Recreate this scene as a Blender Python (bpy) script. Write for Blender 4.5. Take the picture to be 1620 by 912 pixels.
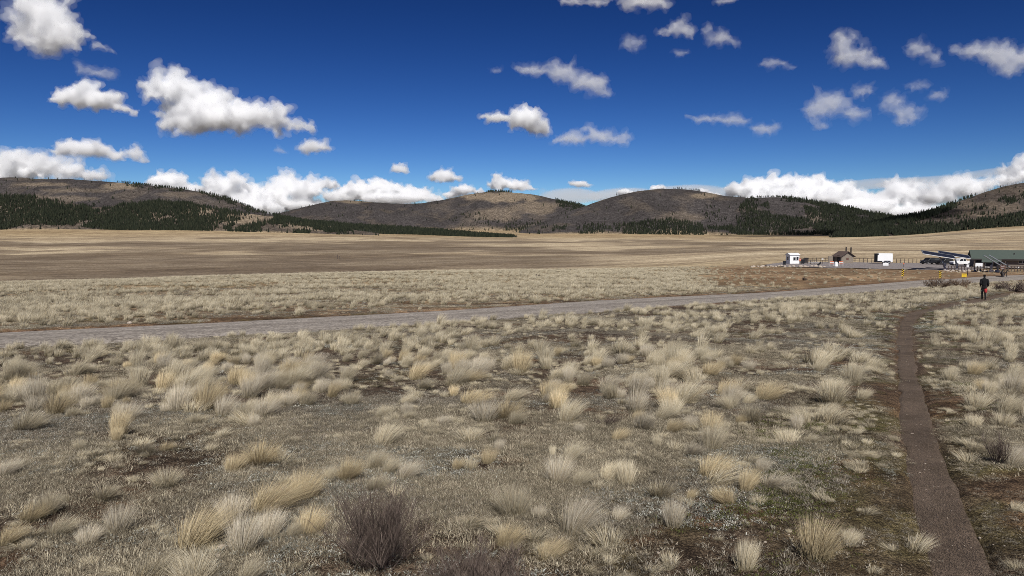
import bpy, bmesh, math, random
import numpy as np

for _o in list(bpy.data.objects):
    bpy.data.objects.remove(_o)
scene = bpy.context.scene
COL = scene.collection
random.seed(7)
RNG = np.random.default_rng(7)

# ------------------------------------------------------------------ camera
EYE = 1.65
FPX = 1157.0                      # focal length in photograph pixels (1620 wide)
PITCH = math.atan((456 - 372) / FPX)
SP, CP = math.sin(PITCH), math.cos(PITCH)
cam_data = bpy.data.cameras.new('camera')
cam_data.sensor_width = 36.0
cam_data.lens = 36.0 * FPX / 1620.0
cam_data.clip_start = 0.1
cam_data.clip_end = 200000.0
cam = bpy.data.objects.new('camera', cam_data)
COL.objects.link(cam)
cam.location = (0, 0, EYE)
cam.rotation_euler = (math.pi / 2 - PITCH, 0, 0)
scene.camera = cam

# ------------------------------------------------------------------ sky, sun, exposure
SUN_ELEV = math.radians(46)
SUN_AZ = math.radians(172)        # clockwise from +Y: behind the camera, a little to its right
SUN_STRENGTH = 5.0
SKY_STRENGTH = 0.05
world = bpy.data.worlds.new('World')
scene.world = world
world.use_nodes = True
wn = world.node_tree
for n in list(wn.nodes):
    wn.nodes.remove(n)
w_out = wn.nodes.new('ShaderNodeOutputWorld')
w_bg = wn.nodes.new('ShaderNodeBackground')
w_sky = wn.nodes.new('ShaderNodeTexSky')
w_sky.sky_type = 'NISHITA'
w_sky.sun_disc = False
w_sky.sun_elevation = SUN_ELEV
w_sky.sun_rotation = SUN_AZ
w_sky.altitude = 2600
w_sky.air_density = 1.0
w_sky.dust_density = 0.15
w_sky.ozone_density = 3.0
w_bg.inputs['Strength'].default_value = SKY_STRENGTH
w_hsv = wn.nodes.new('ShaderNodeHueSaturation')
w_hsv.inputs['Saturation'].default_value = 1.06
w_hsv.inputs['Hue'].default_value = 0.506
w_hsv.inputs['Value'].default_value = 0.195
w_gam = wn.nodes.new('ShaderNodeGamma')
w_gam.inputs['Gamma'].default_value = 1.9
wn.links.new(w_sky.outputs['Color'], w_gam.inputs['Color'])
wn.links.new(w_gam.outputs['Color'], w_hsv.inputs['Color'])
wn.links.new(w_hsv.outputs['Color'], w_bg.inputs['Color'])
wn.links.new(w_bg.outputs['Background'], w_out.inputs['Surface'])

sun_data = bpy.data.lights.new('sun', 'SUN')
sun_data.energy = SUN_STRENGTH
sun_data.angle = math.radians(0.53)
sun_data.color = (1.0, 0.968, 0.925)
sun = bpy.data.objects.new('sun', sun_data)
COL.objects.link(sun)
sun.location = (0, -20, 40)
sun.rotation_euler = (math.pi / 2 - SUN_ELEV, 0, -SUN_AZ + math.pi)

scene.view_settings.view_transform = 'Standard'
scene.view_settings.look = 'None'
scene.view_settings.exposure = 0.12
scene.view_settings.gamma = 1.0
scene.view_settings.use_curve_mapping = False
scene.render.engine = 'CYCLES'
cy = scene.cycles
cy.max_bounces = 24
cy.diffuse_bounces = 3
cy.glossy_bounces = 2
cy.transmission_bounces = 4
cy.volume_bounces = 13
cy.transparent_max_bounces = 48
cy.use_denoising = True
cy.denoising_prefilter = 'NONE'
cy.denoiser = 'OPENIMAGEDENOISE'
cy.denoising_input_passes = 'RGB_ALBEDO_NORMAL'
cy.sample_clamp_indirect = 6.0
cy.filter_width = 0.85
cy.use_adaptive_sampling = True
cy.adaptive_threshold = 0.012

# ------------------------------------------------------------------ small maths
def sstep(a, b, x):
    t = np.clip((x - a) / (b - a), 0, 1)
    return t * t * (3 - 2 * t)

def hash_i(*v):
    h = np.zeros(np.shape(v[0]), dtype=np.uint32)
    for k, a in zip((374761393, 668265263, 2147483647, 1274126177), v):
        h = h + a.astype(np.int64).astype(np.uint32) * np.uint32(k)
    h = (h ^ (h >> np.uint32(13))) * np.uint32(1274126177)
    h = h ^ (h >> np.uint32(16))
    return h.astype(np.float64) / 4294967295.0

def noise2(x, y, seed=0):
    x = np.asarray(x, float); y = np.asarray(y, float)
    xi = np.floor(x); yi = np.floor(y)
    fx = x - xi; fy = y - yi
    fx = fx * fx * (3 - 2 * fx); fy = fy * fy * (3 - 2 * fy)
    s = np.full(xi.shape, seed * 131 + 17)
    a = hash_i(xi, yi, s); b = hash_i(xi + 1, yi, s)
    c = hash_i(xi, yi + 1, s); d = hash_i(xi + 1, yi + 1, s)
    return (a * (1 - fx) + b * fx) * (1 - fy) + (c * (1 - fx) + d * fx) * fy

def fbm2(x, y, seed=0, oct=4):
    v = 0; a = 0.5; t = 0
    for i in range(oct):
        v = v + a * noise2(x * 2 ** i + 13.7 * i, y * 2 ** i - 7.1 * i, seed + i); t += a; a *= 0.5
    return v / t

def noise3(p, seed=0):
    i = np.floor(p); f = p - i; f = f * f * (3 - 2 * f)
    s = np.full(len(p), seed * 97 + 5)
    r = 0
    for dx in (0, 1):
        for dy in (0, 1):
            for dz in (0, 1):
                w = (f[:, 0] if dx else 1 - f[:, 0]) * (f[:, 1] if dy else 1 - f[:, 1]) * (f[:, 2] if dz else 1 - f[:, 2])
                r = r + w * hash_i(i[:, 0] + dx, i[:, 1] + dy, i[:, 2] + dz, s)
    return r

def pix_dir(px, row):
    u = (np.asarray(px, float) - 810) / FPX
    v = (456 - np.asarray(row, float)) / FPX
    return u, CP + v * SP, -SP + v * CP            # x, y, z of a ray with unit depth

def z_at(row, Y):                                  # height of the sight line of an image row at ground depth Y
    k = (456 - np.asarray(row, float)) / FPX
    return EYE + Y * (k * CP - SP) / (CP + k * SP)

def project(x, y, z):
    h = z - EYE
    zc = y * CP - h * SP; yc = y * SP + h * CP
    return 810 + FPX * x / zc, 456 - FPX * yc / zc

def in_poly(px, py, poly):
    r = np.zeros(np.shape(px), bool)
    n = len(poly)
    for i in range(n):
        x0, y0 = poly[i]; x1, y1 = poly[(i + 1) % n]
        if y0 == y1:
            continue
        c = ((y0 > py) != (y1 > py)) & (px < (x1 - x0) * (py - y0) / (y1 - y0) + x0)
        r ^= c
    return r

# ------------------------------------------------------------------ the lie of the land
DEPTH_TABLES = {   # bearing (as photo column): [(depth m, row)]
    0:    [(4, 912), (7, 700), (11.5, 600), (17, 546), (22, 525), (30, 502), (42, 481), (65, 461), (95, 448), (150, 450), (250, 450), (330, 447), (420, 443),
           (600, 430), (900, 414), (1400, 397), (2000, 382), (2600, 369), (3100, 360), (4500, 352), (90000, 371)],
    400:  [(4, 912), (7.1, 700), (12, 600), (17.5, 548), (22.5, 526), (29, 506), (42, 482), (65, 459), (95, 441), (130, 435), (200, 439), (330, 437), (420, 434),
           (600, 422), (900, 408), (1400, 394), (2000, 383), (2600, 372), (3100, 364), (4500, 357), (90000, 371)],
    800:  [(4, 912), (7.2, 700), (12, 600), (18, 545), (27, 507), (38, 483), (58, 458), (85, 440), (115, 428), (160, 428), (230, 430), (330, 427),
           (500, 417), (800, 404), (1300, 394), (2000, 385), (2700, 378), (3400, 371), (4200, 365), (90000, 371)],
    1010: [(4, 912), (7.3, 700), (12.3, 600), (19, 542), (27, 508), (35, 488), (50, 469), (80, 446), (115, 431), (160, 427), (230, 424), (330, 420),
           (500, 412), (800, 402), (1300, 392), (2000, 383), (2700, 377), (3300, 371), (4200, 364), (90000, 371)],
    1240: [(4, 912), (7.4, 700), (12.5, 600), (20, 540), (30, 500), (46, 475), (60, 463), (80, 451), (115, 436), (155, 425), (190, 418), (260, 410), (350, 404),
           (600, 395), (1000, 388), (1600, 383), (2400, 379), (3200, 373), (4200, 366), (90000, 371)],
    1420: [(4, 912), (7.4, 700), (12.5, 600), (20, 540), (30, 502), (46, 476), (60, 463), (80, 452), (115, 437), (155, 426), (190, 419), (260, 410), (350, 404),
           (600, 395), (1000, 387), (1600, 381), (2450, 377), (3200, 371), (90000, 371)],
    1620: [(4, 912), (7.4, 700), (12.5, 600), (20, 540), (31, 501), (54, 473), (72, 460), (100, 449), (125, 440), (165, 430), (205, 422), (270, 412), (360, 403),
           (550, 393), (900, 382), (1500, 370), (2100, 360), (2450, 356), (3200, 350), (90000, 371)],
}
LG0, LG1, NLG = math.log(3.0), math.log(90000.0), 520
_lg = np.linspace(LG0, LG1, NLG)
_cols = sorted(DEPTH_TABLES)
_prof = []
for c in _cols:
    t = DEPTH_TABLES[c]
    d = np.array([a for a, _ in t], float); rr = np.array([b for _, b in t], float)
    _prof.append(np.interp(_lg, np.log(d), z_at(rr, d) / d) * np.exp(_lg))
_prof = np.array(_prof)
A0, A1, NA = -1.0, 1.0, 121
_an = np.linspace(A0, A1, NA)
_ca = np.array([(c - 810) / FPX for c in _cols])
GRID = np.array([np.interp(_an, _ca, _prof[:, i]) for i in range(NLG)]).T       # [bearing, log depth]
def _smooth(a, sig, axis):
    r = int(3 * sig); k = np.exp(-0.5 * (np.arange(-r, r + 1) / sig) ** 2); k /= k.sum()
    pad = [(0, 0), (0, 0)]; pad[axis] = (r, r)
    b = np.pad(a, pad, mode='edge')
    return np.apply_along_axis(lambda v: np.convolve(v, k, 'valid'), axis, b)
_sc = np.exp(_lg)[None, :]
GRID = _smooth(_smooth(GRID / _sc, 5.0, 1), 3.5, 0) * _sc

def g_base(x, y):
    x = np.asarray(x, float); y = np.asarray(y, float)
    r = np.hypot(x, y)
    az = np.arctan2(x, y)
    azc = np.clip(az, -math.radians(43), math.radians(43))
    Y = np.maximum(r * np.cos(azc), 1e-3)
    a = np.tan(azc)
    fa = np.clip((a - A0) / (A1 - A0) * (NA - 1), 0, NA - 1.001)
    fl = np.clip((np.log(Y) - LG0) / (LG1 - LG0) * (NLG - 1), 0, NLG - 1.001)
    ia = fa.astype(int); il = fl.astype(int); ta = fa - ia; tl = fl - il
    z = (GRID[ia, il] * (1 - ta) + GRID[ia + 1, il] * ta) * (1 - tl) + (GRID[ia, il + 1] * (1 - ta) + GRID[ia + 1, il + 1] * ta) * tl
    plane = -0.0685 * y
    wn_ = sstep(4.0, 7.0, Y)
    z = z * wn_ + plane * (1 - wn_)
    wb = sstep(math.radians(55), math.radians(120), np.abs(az))
    return z * (1 - wb) + np.clip(plane, -6, 6) * wb

def g_rough(x, y):
    x = np.asarray(x, float); y = np.asarray(y, float)
    r = np.hypot(x, y)
    n = 0.05 * (fbm2(x / 0.9, y / 0.9, 3, 2) - .5) * sstep(400, 60, r) + 0.22 * (fbm2(x / 5, y / 5, 4, 2) - .5) * sstep(1.5, 6, r)
    n = n + 0.9 * (fbm2(x / 45, y / 45, 5, 2) - .5) * sstep(90, 300, r) + 7 * (fbm2(x / 420, y / 420, 6, 3) - .5) * sstep(500, 1400, r)
    return n

def cast(px, row, f=None):
    """Ground point seen at a photograph pixel."""
    f = f or g_base
    u, dy, dz = pix_dir(px, row)
    t = np.exp(np.linspace(math.log(2.2), math.log(6000), 1600))
    hit = np.nonzero(EYE + dz * t < f(u * t, dy * t))[0]
    k = t[hit[0]] if len(hit) else 6000.0
    lo, hi = k * 0.98, k
    for _ in range(25):
        m = 0.5 * (lo + hi)
        if EYE + dz * m < f(np.array([u * m]), np.array([dy * m]))[0]: hi = m
        else: lo = m
    return float(u * hi), float(dy * hi)

def poly_dist(x, y, pts):
    """distance to a polyline and parameter along it"""
    best = np.full(np.shape(x), 1e9); prm = np.zeros(np.shape(x))
    for i in range(len(pts) - 1):
        ax, ay = pts[i]; bx, by = pts[i + 1]
        vx, vy = bx - ax, by - ay
        t = np.clip(((x - ax) * vx + (y - ay) * vy) / (vx * vx + vy * vy + 1e-12), 0, 1)
        d = np.hypot(x - ax - t * vx, y - ay - t * vy)
        m = d < best
        best = np.where(m, d, best); prm = np.where(m, i + t, prm)
    return best, prm

def resample(pts, step):
    pts = np.array(pts, float)
    # Catmull-Rom for a soft line
    out = []
    n = len(pts)
    for i in range(n - 1):
        p0 = pts[max(i - 1, 0)]; p1 = pts[i]; p2 = pts[i + 1]; p3 = pts[min(i + 2, n - 1)]
        k = max(2, int(np.hypot(*(p2 - p1)[:2]) / step))
        for j in range(k):
            t = j / k
            out.append(0.5 * ((2 * p1) + (-p0 + p2) * t + (2 * p0 - 5 * p1 + 4 * p2 - p3) * t * t + (-p0 + 3 * p1 - 3 * p2 + p3) * t ** 3))
    out.append(pts[-1])
    return np.array(out)

# road centre line and half width from its two edges as seen
road_far = [(-260, 537), (0, 525), (270, 512), (540, 498), (810, 483), (1080, 467), (1240, 460), (1330, 453), (1390, 448), (1440, 444), (1490, 441), (1550, 438), (1620, 434), (1760, 428)]
road_near = [(-260, 560), (0, 546), (270, 535), (540, 522), (810, 506), (1080, 484), (1240, 472), (1330, 465), (1390, 460), (1440, 456), (1490, 451), (1550, 447), (1620, 442), (1760, 436)]
_rc = []
for f_, n_ in zip(road_far, road_near):
    pf = np.array(cast(*f_)); pn = np.array(cast(*n_))
    _rc.append(np.append((pf + pn) / 2, 0))
for i in range(len(_rc)):
    a = _rc[max(i - 1, 0)][:2]; b = _rc[min(i + 1, len(_rc) - 1)][:2]
    t = (b - a) / np.hypot(*(b - a))
    pf = np.array(cast(*road_far[i])); pn = np.array(cast(*road_near[i]))
    _rc[i][2] = np.clip(abs((pf - pn)[0] * t[1] - (pf - pn)[1] * t[0]) / 2, 2.6, 4.2)
ROAD = resample(_rc, 1.5)
ROAD_PTS = ROAD[:, :2]
# worn footpath
path_img = [(1575, 985, 128), (1538, 912, 104), (1510, 850, 86), (1481, 780, 68), (1458, 710, 54), (1447, 660, 46), (1440, 620, 34), (1436, 580, 27), (1432, 550, 22), (1433, 525, 20), (1437, 508, 20), (1450, 496, 20), (1475, 488, 22), (1510, 481, 22), (1550, 475, 22), (1585, 467, 20), (1625, 461, 20), (1700, 455, 20)]
_pc = []
for px_, rw_, w_ in path_img:
    x_, y_ = cast(px_, rw_)
    _pc.append((x_, y_, np.clip(w_ * 1.06 * y_ / FPX / 2, 0.16, 0.45)))
PATH = resample(_pc, 0.22)
PATH_PTS = PATH[:, :2]
_road_lo = resample(_rc, 6.0)[:, :2]
_path_lo = resample(_pc, 1.2)[:, :2]

def road_dist(x, y):
    d, p = poly_dist(x, y, _road_lo)
    hw = np.interp(p / (len(_road_lo) - 1), np.linspace(0, 1, len(ROAD)), ROAD[:, 2])
    return d - hw
def path_dist(x, y):
    d, p = poly_dist(x, y, _path_lo)
    hw = np.interp(p / (len(_path_lo) - 1), np.linspace(0, 1, len(PATH)), PATH[:, 2])
    return d - hw

LOT_IMG = [(1205, 421), (1240, 417), (1300, 416), (1400, 416.5), (1480, 417.5), (1545, 421), (1552, 427), (1500, 428.5), (1440, 427.5), (1390, 426), (1330, 425), (1260, 424)]
LOT = [cast(*p) for p in LOT_IMG]

def g(x, y):
    x = np.asarray(x, float); y = np.asarray(y, float)
    z = g_base(x, y)
    rough = g_rough(x, y)
    near = (y > -5) & (np.hypot(x, y) < 420)
    rd = np.full(np.shape(x), 99.0); pd = np.full(np.shape(x), 99.0)
    if np.any(near):
        if np.ndim(x) == 0:
            rd = road_dist(x, y); pd = path_dist(x, y)
        else:
            rd[near] = road_dist(x[near], y[near]); pd[near] = path_dist(x[near], y[near])
    k = np.clip(sstep(-0.2, 2.2, rd), 0, 1)
    z = z + rough * k
    z = z - 0.16 * (1 - sstep(-0.5, 0.25, rd))
    z = z - 0.035 * (1 - sstep(-0.02, 0.32, pd)) - 0.045 * (1 - sstep(-0.05, 0.05, pd))
    return z

def gz(x, y):
    return float(g(np.array([x]), np.array([y]))[0])

# ------------------------------------------------------------------ materials
MATS = {}
def new_mat(name):
    m = bpy.data.materials.new(name); m.use_nodes = True
    nt = m.node_tree
    for n in list(nt.nodes): nt.nodes.remove(n)
    out = nt.nodes.new('ShaderNodeOutputMaterial')
    MATS[name] = m
    return m, nt, out

def nd(nt, kind, **kw):
    n = nt.nodes.new(kind)
    for k, v in kw.items():
        if k in n.inputs: n.inputs[k].default_value = v
        else: setattr(n, k, v)
    return n

def plain(name, col, rough=0.7, metal=0.0, var=0.15, scale=3.0, bump=0.0):
    m, nt, out = new_mat(name)
    b = nd(nt, 'ShaderNodeBsdfPrincipled'); b.inputs['Roughness'].default_value = rough; b.inputs['Metallic'].default_value = metal
    tc = nd(nt, 'ShaderNodeTexCoord'); nz = nd(nt, 'ShaderNodeTexNoise', Scale=scale, Detail=5.0, Roughness=0.6)
    nt.links.new(tc.outputs['Object'], nz.inputs['Vector'])
    r = nd(nt, 'ShaderNodeValToRGB')
    r.color_ramp.elements[0].position = 0.3; r.color_ramp.elements[1].position = 0.7
    r.color_ramp.elements[0].color = tuple(c * (1 - var) for c in col) + (1,)
    r.color_ramp.elements[1].color = tuple(min(c * (1 + var), 0.95) for c in col) + (1,)
    nt.links.new(nz.outputs['Fac'], r.inputs['Fac']); nt.links.new(r.outputs['Color'], b.inputs['Base Color'])
    if bump:
        bp = nd(nt, 'ShaderNodeBump', Strength=bump, Distance=0.02)
        nt.links.new(nz.outputs['Fac'], bp.inputs['Height']); nt.links.new(bp.outputs['Normal'], b.inputs['Normal'])
    nt.links.new(b.outputs['BSDF'], out.inputs['Surface'])
    return m

def mix_col(nt, fac, a, b, mode='MIX'):
    n = nt.nodes.new('ShaderNodeMix'); n.data_type = 'RGBA'; n.blend_type = mode
    for i, v in ((0, fac), (6, a), (7, b)):
        if hasattr(v, 'type') and hasattr(v, 'links'): nt.links.new(v, n.inputs[i])
        elif i == 0: n.inputs[i].default_value = v
        else: n.inputs[i].default_value = tuple(v) + (1,)
    return n.outputs[2]

def ramp(nt, sock, a, b):
    n = nt.nodes.new('ShaderNodeMapRange'); n.clamp = True; n.interpolation_type = 'SMOOTHSTEP'
    n.inputs['From Min'].default_value = a; n.inputs['From Max'].default_value = b
    nt.links.new(sock, n.inputs['Value'])
    return n.outputs['Result']

def tex(nt, vec, scale, detail=4.0, rough=0.6, mapscale=None):
    if mapscale:
        mp = nd(nt, 'ShaderNodeMapping'); mp.inputs['Scale'].default_value = mapscale
        nt.links.new(vec, mp.inputs['Vector']); vec = mp.outputs['Vector']
    n = nd(nt, 'ShaderNodeTexNoise', Scale=scale, Detail=detail, Roughness=rough)
    nt.links.new(vec, n.inputs['Vector'])
    return n.outputs['Fac']

def ground_material():
    m, nt, out = new_mat('dry_meadow')
    b = nd(nt, 'ShaderNodeBsdfPrincipled'); b.inputs['Roughness'].default_value = 0.95; b.inputs['Specular IOR Level'].default_value = 0.1
    geo = nd(nt, 'ShaderNodeNewGeometry'); P = geo.outputs['Position']
    zc = nd(nt, 'ShaderNodeAttribute', attribute_name='zone')
    near = nd(nt, 'ShaderNodeAttribute', attribute_name='near')
    fine = tex(nt, P, 55, 5, 0.7); mid = tex(nt, P, 6, 5, 0.65); big = tex(nt, P, 0.9, 5, 0.6)
    far = tex(nt, P, 0.05, 8, 0.72, (0.45, 1, 1)); far2 = tex(nt, P, 0.006, 6, 0.65, (0.35, 1, 1))
    # near: litter, crumbs of soil, pale dry bits
    c = mix_col(nt, ramp(nt, fine, 0.38, 0.62), (0.34, 0.29, 0.26), (1.6, 1.55, 1.5))
    vo = nd(nt, 'ShaderNodeTexVoronoi', Scale=130.0); nt.links.new(P, vo.inputs['Vector'])
    c = mix_col(nt, 1.0, c, mix_col(nt, ramp(nt, vo.outputs['Color'], 0.1, 0.9), (0.45, 0.44, 0.43), (1.6, 1.58, 1.55)), 'MULTIPLY')
    c = mix_col(nt, ramp(nt, tex(nt, P, 210, 3, 0.6), 0.62, 0.70), c, (2.6, 2.5, 2.3))
    c2 = mix_col(nt, ramp(nt, mid, 0.33, 0.66), (0.55, 0.52, 0.50), (1.45, 1.42, 1.38))
    c3 = mix_col(nt, ramp(nt, big, 0.35, 0.65), (0.72, 0.70, 0.68), (1.25, 1.24, 1.2))
    cn = mix_col(nt, 1.0, mix_col(nt, 1.0, c, c2, 'MULTIPLY'), c3, 'MULTIPLY')
    # far: tussock mottling at metres, broad streaks
    f1 = mix_col(nt, ramp(nt, far, 0.3, 0.7), (0.60, 0.56, 0.52), (1.35, 1.34, 1.3))
    f2 = mix_col(nt, ramp(nt, far2, 0.35, 0.65), (0.80, 0.76, 0.72), (1.15, 1.15, 1.13))
    f3 = mix_col(nt, ramp(nt, tex(nt, P, 0.55, 4, 0.7), 0.36, 0.64), (0.55, 0.52, 0.5), (1.42, 1.42, 1.4))
    cf = mix_col(nt, 1.0, mix_col(nt, 1.0, f1, f2, 'MULTIPLY'), f3, 'MULTIPLY')
    k = mix_col(nt, near.outputs['Fac'], cf, cn)
    col = mix_col(nt, 1.0, zc.outputs['Color'], k, 'MULTIPLY')
    nt.links.new(col, b.inputs['Base Color'])
    bp = nd(nt, 'ShaderNodeBump', Strength=0.9, Distance=0.03)
    nt.links.new(mid, bp.inputs['Height'])
    bp2 = nd(nt, 'ShaderNodeBump', Strength=0.8, Distance=0.012)
    nt.links.new(fine, bp2.inputs['Height']); nt.links.new(bp.outputs['Normal'], bp2.inputs['Normal'])
    nt.links.new(bp2.outputs['Normal'], b.inputs['Normal'])
    nt.links.new(b.outputs['BSDF'], out.inputs['Surface'])
    return m

def gravel_material(name, lo, hi, pebble=28.0, streak=True):
    m, nt, out = new_mat(name)
    b = nd(nt, 'ShaderNodeBsdfPrincipled'); b.inputs['Roughness'].default_value = 0.92; b.inputs['Specular IOR Level'].default_value = 0.15
    geo = nd(nt, 'ShaderNodeNewGeometry'); P = geo.outputs['Position']
    base = mix_col(nt, ramp(nt, tex(nt, P, 1.3, 6, 0.65), 0.3, 0.7), lo, hi)
    v = nd(nt, 'ShaderNodeTexVoronoi', Scale=pebble); nt.links.new(P, v.inputs['Vector'])
    peb = mix_col(nt, ramp(nt, v.outputs['Color'], 0.0, 1.0), (0.55, 0.54, 0.53), (1.45, 1.45, 1.44))
    col = mix_col(nt, 1.0, base, peb, 'MULTIPLY')
    if streak:
        uv = nd(nt, 'ShaderNodeAttribute', attribute_name='across')
        wv = nd(nt, 'ShaderNodeTexNoise', Scale=3.2, Detail=3.0); wv.noise_dimensions = '1D'
        nt.links.new(uv.outputs['Fac'], wv.inputs['W'])
        col = mix_col(nt, 1.0, col, mix_col(nt, ramp(nt, wv.outputs['Fac'], 0.35, 0.65), (0.84, 0.83, 0.82), (1.12, 1.12, 1.12)), 'MULTIPLY')
    nt.links.new(col, b.inputs['Base Color'])
    bp = nd(nt, 'ShaderNodeBump', Strength=0.7, Distance=0.02); nt.links.new(v.outputs['Distance'], bp.inputs['Height'])
    nt.links.new(bp.outputs['Normal'], b.inputs['Normal']); nt.links.new(b.outputs['BSDF'], out.inputs['Surface'])
    return m

def blade_material(name, tint=(1, 1, 1), translucent=0.25, spread=0.22, up=0.0):
    m, nt, out = new_mat(name)
    a = nd(nt, 'ShaderNodeAttribute', attribute_name='tone')
    oi = nd(nt, 'ShaderNodeObjectInfo')
    v = mix_col(nt, oi.outputs['Random'], tuple(c * (1 - spread) for c in tint), tuple(c * (1 + spread) for c in tint))
    col = mix_col(nt, 1.0, a.outputs['Color'], v, 'MULTIPLY')
    d = nd(nt, 'ShaderNodeBsdfDiffuse'); t = nd(nt, 'ShaderNodeBsdfTranslucent'); mx = nd(nt, 'ShaderNodeMixShader', Fac=translucent)
    nt.links.new(col, d.inputs['Color']); nt.links.new(col, t.inputs['Color'])
    if up:
        geo = nd(nt, 'ShaderNodeNewGeometry')
        vm = nd(nt, 'ShaderNodeVectorMath', operation='SCALE'); vm.inputs['Scale'].default_value = 1 - up
        nt.links.new(geo.outputs['Normal'], vm.inputs[0])
        va = nd(nt, 'ShaderNodeVectorMath', operation='ADD'); va.inputs[1].default_value = (0, 0, up)
        nt.links.new(vm.outputs[0], va.inputs[0])
        vn = nd(nt, 'ShaderNodeVectorMath', operation='NORMALIZE'); nt.links.new(va.outputs[0], vn.inputs[0])
        nt.links.new(vn.outputs[0], d.inputs['Normal'])
    nt.links.new(d.outputs[0], mx.inputs[1]); nt.links.new(t.outputs[0], mx.inputs[2]); nt.links.new(mx.outputs[0], out.inputs['Surface'])
    return m

def hill_material():
    m, nt, out = new_mat('burnt_hillside')
    b = nd(nt, 'ShaderNodeBsdfPrincipled'); b.inputs['Roughness'].default_value = 1.0; b.inputs['Specular IOR Level'].default_value = 0.0
    geo = nd(nt, 'ShaderNodeNewGeometry'); P = geo.outputs['Position']
    zc = nd(nt, 'ShaderNodeAttribute', attribute_name='zone')
    a = tex(nt, P, 0.05, 8, 0.75); c = tex(nt, P, 0.16, 4, 0.7)
    k = mix_col(nt, 1.0, mix_col(nt, ramp(nt, a, 0.33, 0.67), (0.62, 0.60, 0.60), (1.4, 1.38, 1.36)),
                mix_col(nt, ramp(nt, c, 0.36, 0.64), (0.62, 0.62, 0.62), (1.38, 1.38, 1.38)), 'MULTIPLY')
    nt.links.new(mix_col(nt, 1.0, zc.outputs['Color'], k, 'MULTIPLY'), b.inputs['Base Color'])
    nt.links.new(b.outputs['BSDF'], out.inputs['Surface'])
    return m

def conifer_material():
    m, nt, out = new_mat('conifer_needles')
    oi = nd(nt, 'ShaderNodeObjectInfo')
    col = mix_col(nt, oi.outputs['Random'], (0.015, 0.019, 0.014), (0.036, 0.040, 0.025))
    d = nd(nt, 'ShaderNodeBsdfDiffuse'); nt.links.new(col, d.inputs['Color']); nt.links.new(d.outputs[0], out.inputs['Surface'])
    return m

M_GROUND = ground_material()
M_ROAD = gravel_material('gravel_road', (0.205, 0.180, 0.155), (0.285, 0.255, 0.225), 16.0)
M_LOT = gravel_material('gravel_lot', (0.17, 0.15, 0.145), (0.25, 0.22, 0.21), 6.0, False)
M_PATH = gravel_material('bare_soil', (0.088, 0.065, 0.047), (0.146, 0.108, 0.080), 110.0, False)
M_BLADE = blade_material('straw_blades', (1, 1, 1), 0.2, 0.22, 0.38)
M_COVER = blade_material('low_cover', (0.92, 0.92, 0.90), 0.1, 0.5, 0.3)
M_HILL = hill_material()
M_CONIFER = conifer_material()
M_SNAG = plain('silver_dead_wood', (0.10, 0.094, 0.09), 0.9, var=0.3)
M_BARK = plain('conifer_bark', (0.05, 0.036, 0.028), 0.9)
M_TWIG = blade_material('dark_twigs', (1, 1, 1), 0.0, 0.2)
M_WHITE = plain('white_paint', (0.78, 0.78, 0.77), 0.45, var=0.04)
M_BLACK = plain('black_paint', (0.012, 0.012, 0.014), 0.4)
M_RUBBER = plain('tyre_rubber', (0.02, 0.02, 0.02), 0.85)
M_GLASS = plain('dark_glass', (0.02, 0.024, 0.03), 0.08)
M_CHROME = plain('rim_metal', (0.5, 0.5, 0.5), 0.35, 0.8)
M_GREENROOF = plain('green_metal_roof', (0.066, 0.084, 0.070), 0.6, 0.0, 0.08)
M_TAN = plain('tan_stucco', (0.17, 0.14, 0.115), 0.9, var=0.1)
M_BROWNROOF = plain('brown_shingle_roof', (0.085, 0.058, 0.048), 0.85, var=0.2)
M_TOILETWALL = plain('tan_concrete_wall', (0.20, 0.165, 0.13), 0.9, var=0.15)
M_DARKBROWN = plain('dark_brown_metal', (0.022, 0.016, 0.014), 0.6)
M_WOOD = plain('weathered_wood', (0.075, 0.055, 0.045), 0.9, var=0.3)
M_STEEL = plain('galvanised_steel', (0.32, 0.33, 0.34), 0.45, 0.5, 0.1)
M_PANEL = plain('solar_cells', (0.005, 0.007, 0.020), 0.6, var=0.15)
M_CONCRETE = plain('pale_concrete', (0.52, 0.50, 0.47), 0.9, var=0.1)
M_YELLOW = plain('sign_yellow', (0.75, 0.50, 0.03), 0.5, var=0.04)
M_ORANGE = plain('safety_orange', (0.65, 0.16, 0.07), 0.6, var=0.1)
M_RED = plain('red_fabric', (0.42, 0.03, 0.03), 0.8)
M_BLACKCLOTH = plain('black_fabric', (0.004, 0.004, 0.0045), 1.0)
M_SKIN = plain('skin', (0.42, 0.26, 0.19), 0.6, var=0.05)
M_ROCK = plain('pale_rock', (0.36, 0.30, 0.24), 0.95, var=0.3, scale=9, bump=0.5)
M_BROWNSIGN = plain('brown_sign', (0.11, 0.055, 0.04), 0.7)

# ------------------------------------------------------------------ object helpers
def tag(o, label=None, cat=None, group=None, kind=None):
    if label: o['label'] = label
    if cat: o['category'] = cat
    if group: o['group'] = group
    if kind: o['kind'] = kind
    return o

def mesh_np(name, verts, faces, mat, smooth=False):
    me = bpy.data.meshes.new(name)
    verts = np.asarray(verts, dtype=np.float32)
    if isinstance(faces, np.ndarray):
        nf, k = faces.shape
        me.vertices.add(len(verts)); me.vertices.foreach_set('co', verts.ravel())
        me.loops.add(nf * k); me.loops.foreach_set('vertex_index', faces.astype(np.int32).ravel())
        me.polygons.add(nf); me.polygons.foreach_set('loop_start', np.arange(0, nf * k, k, dtype=np.int32))
        me.update(calc_edges=True)
    else:
        me.from_pydata([tuple(v) for v in verts], [], faces); me.update()
    if mat: me.materials.append(mat)
    if smooth:
        me.polygons.foreach_set('use_smooth', np.ones(len(me.polygons), bool))
    return me

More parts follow.
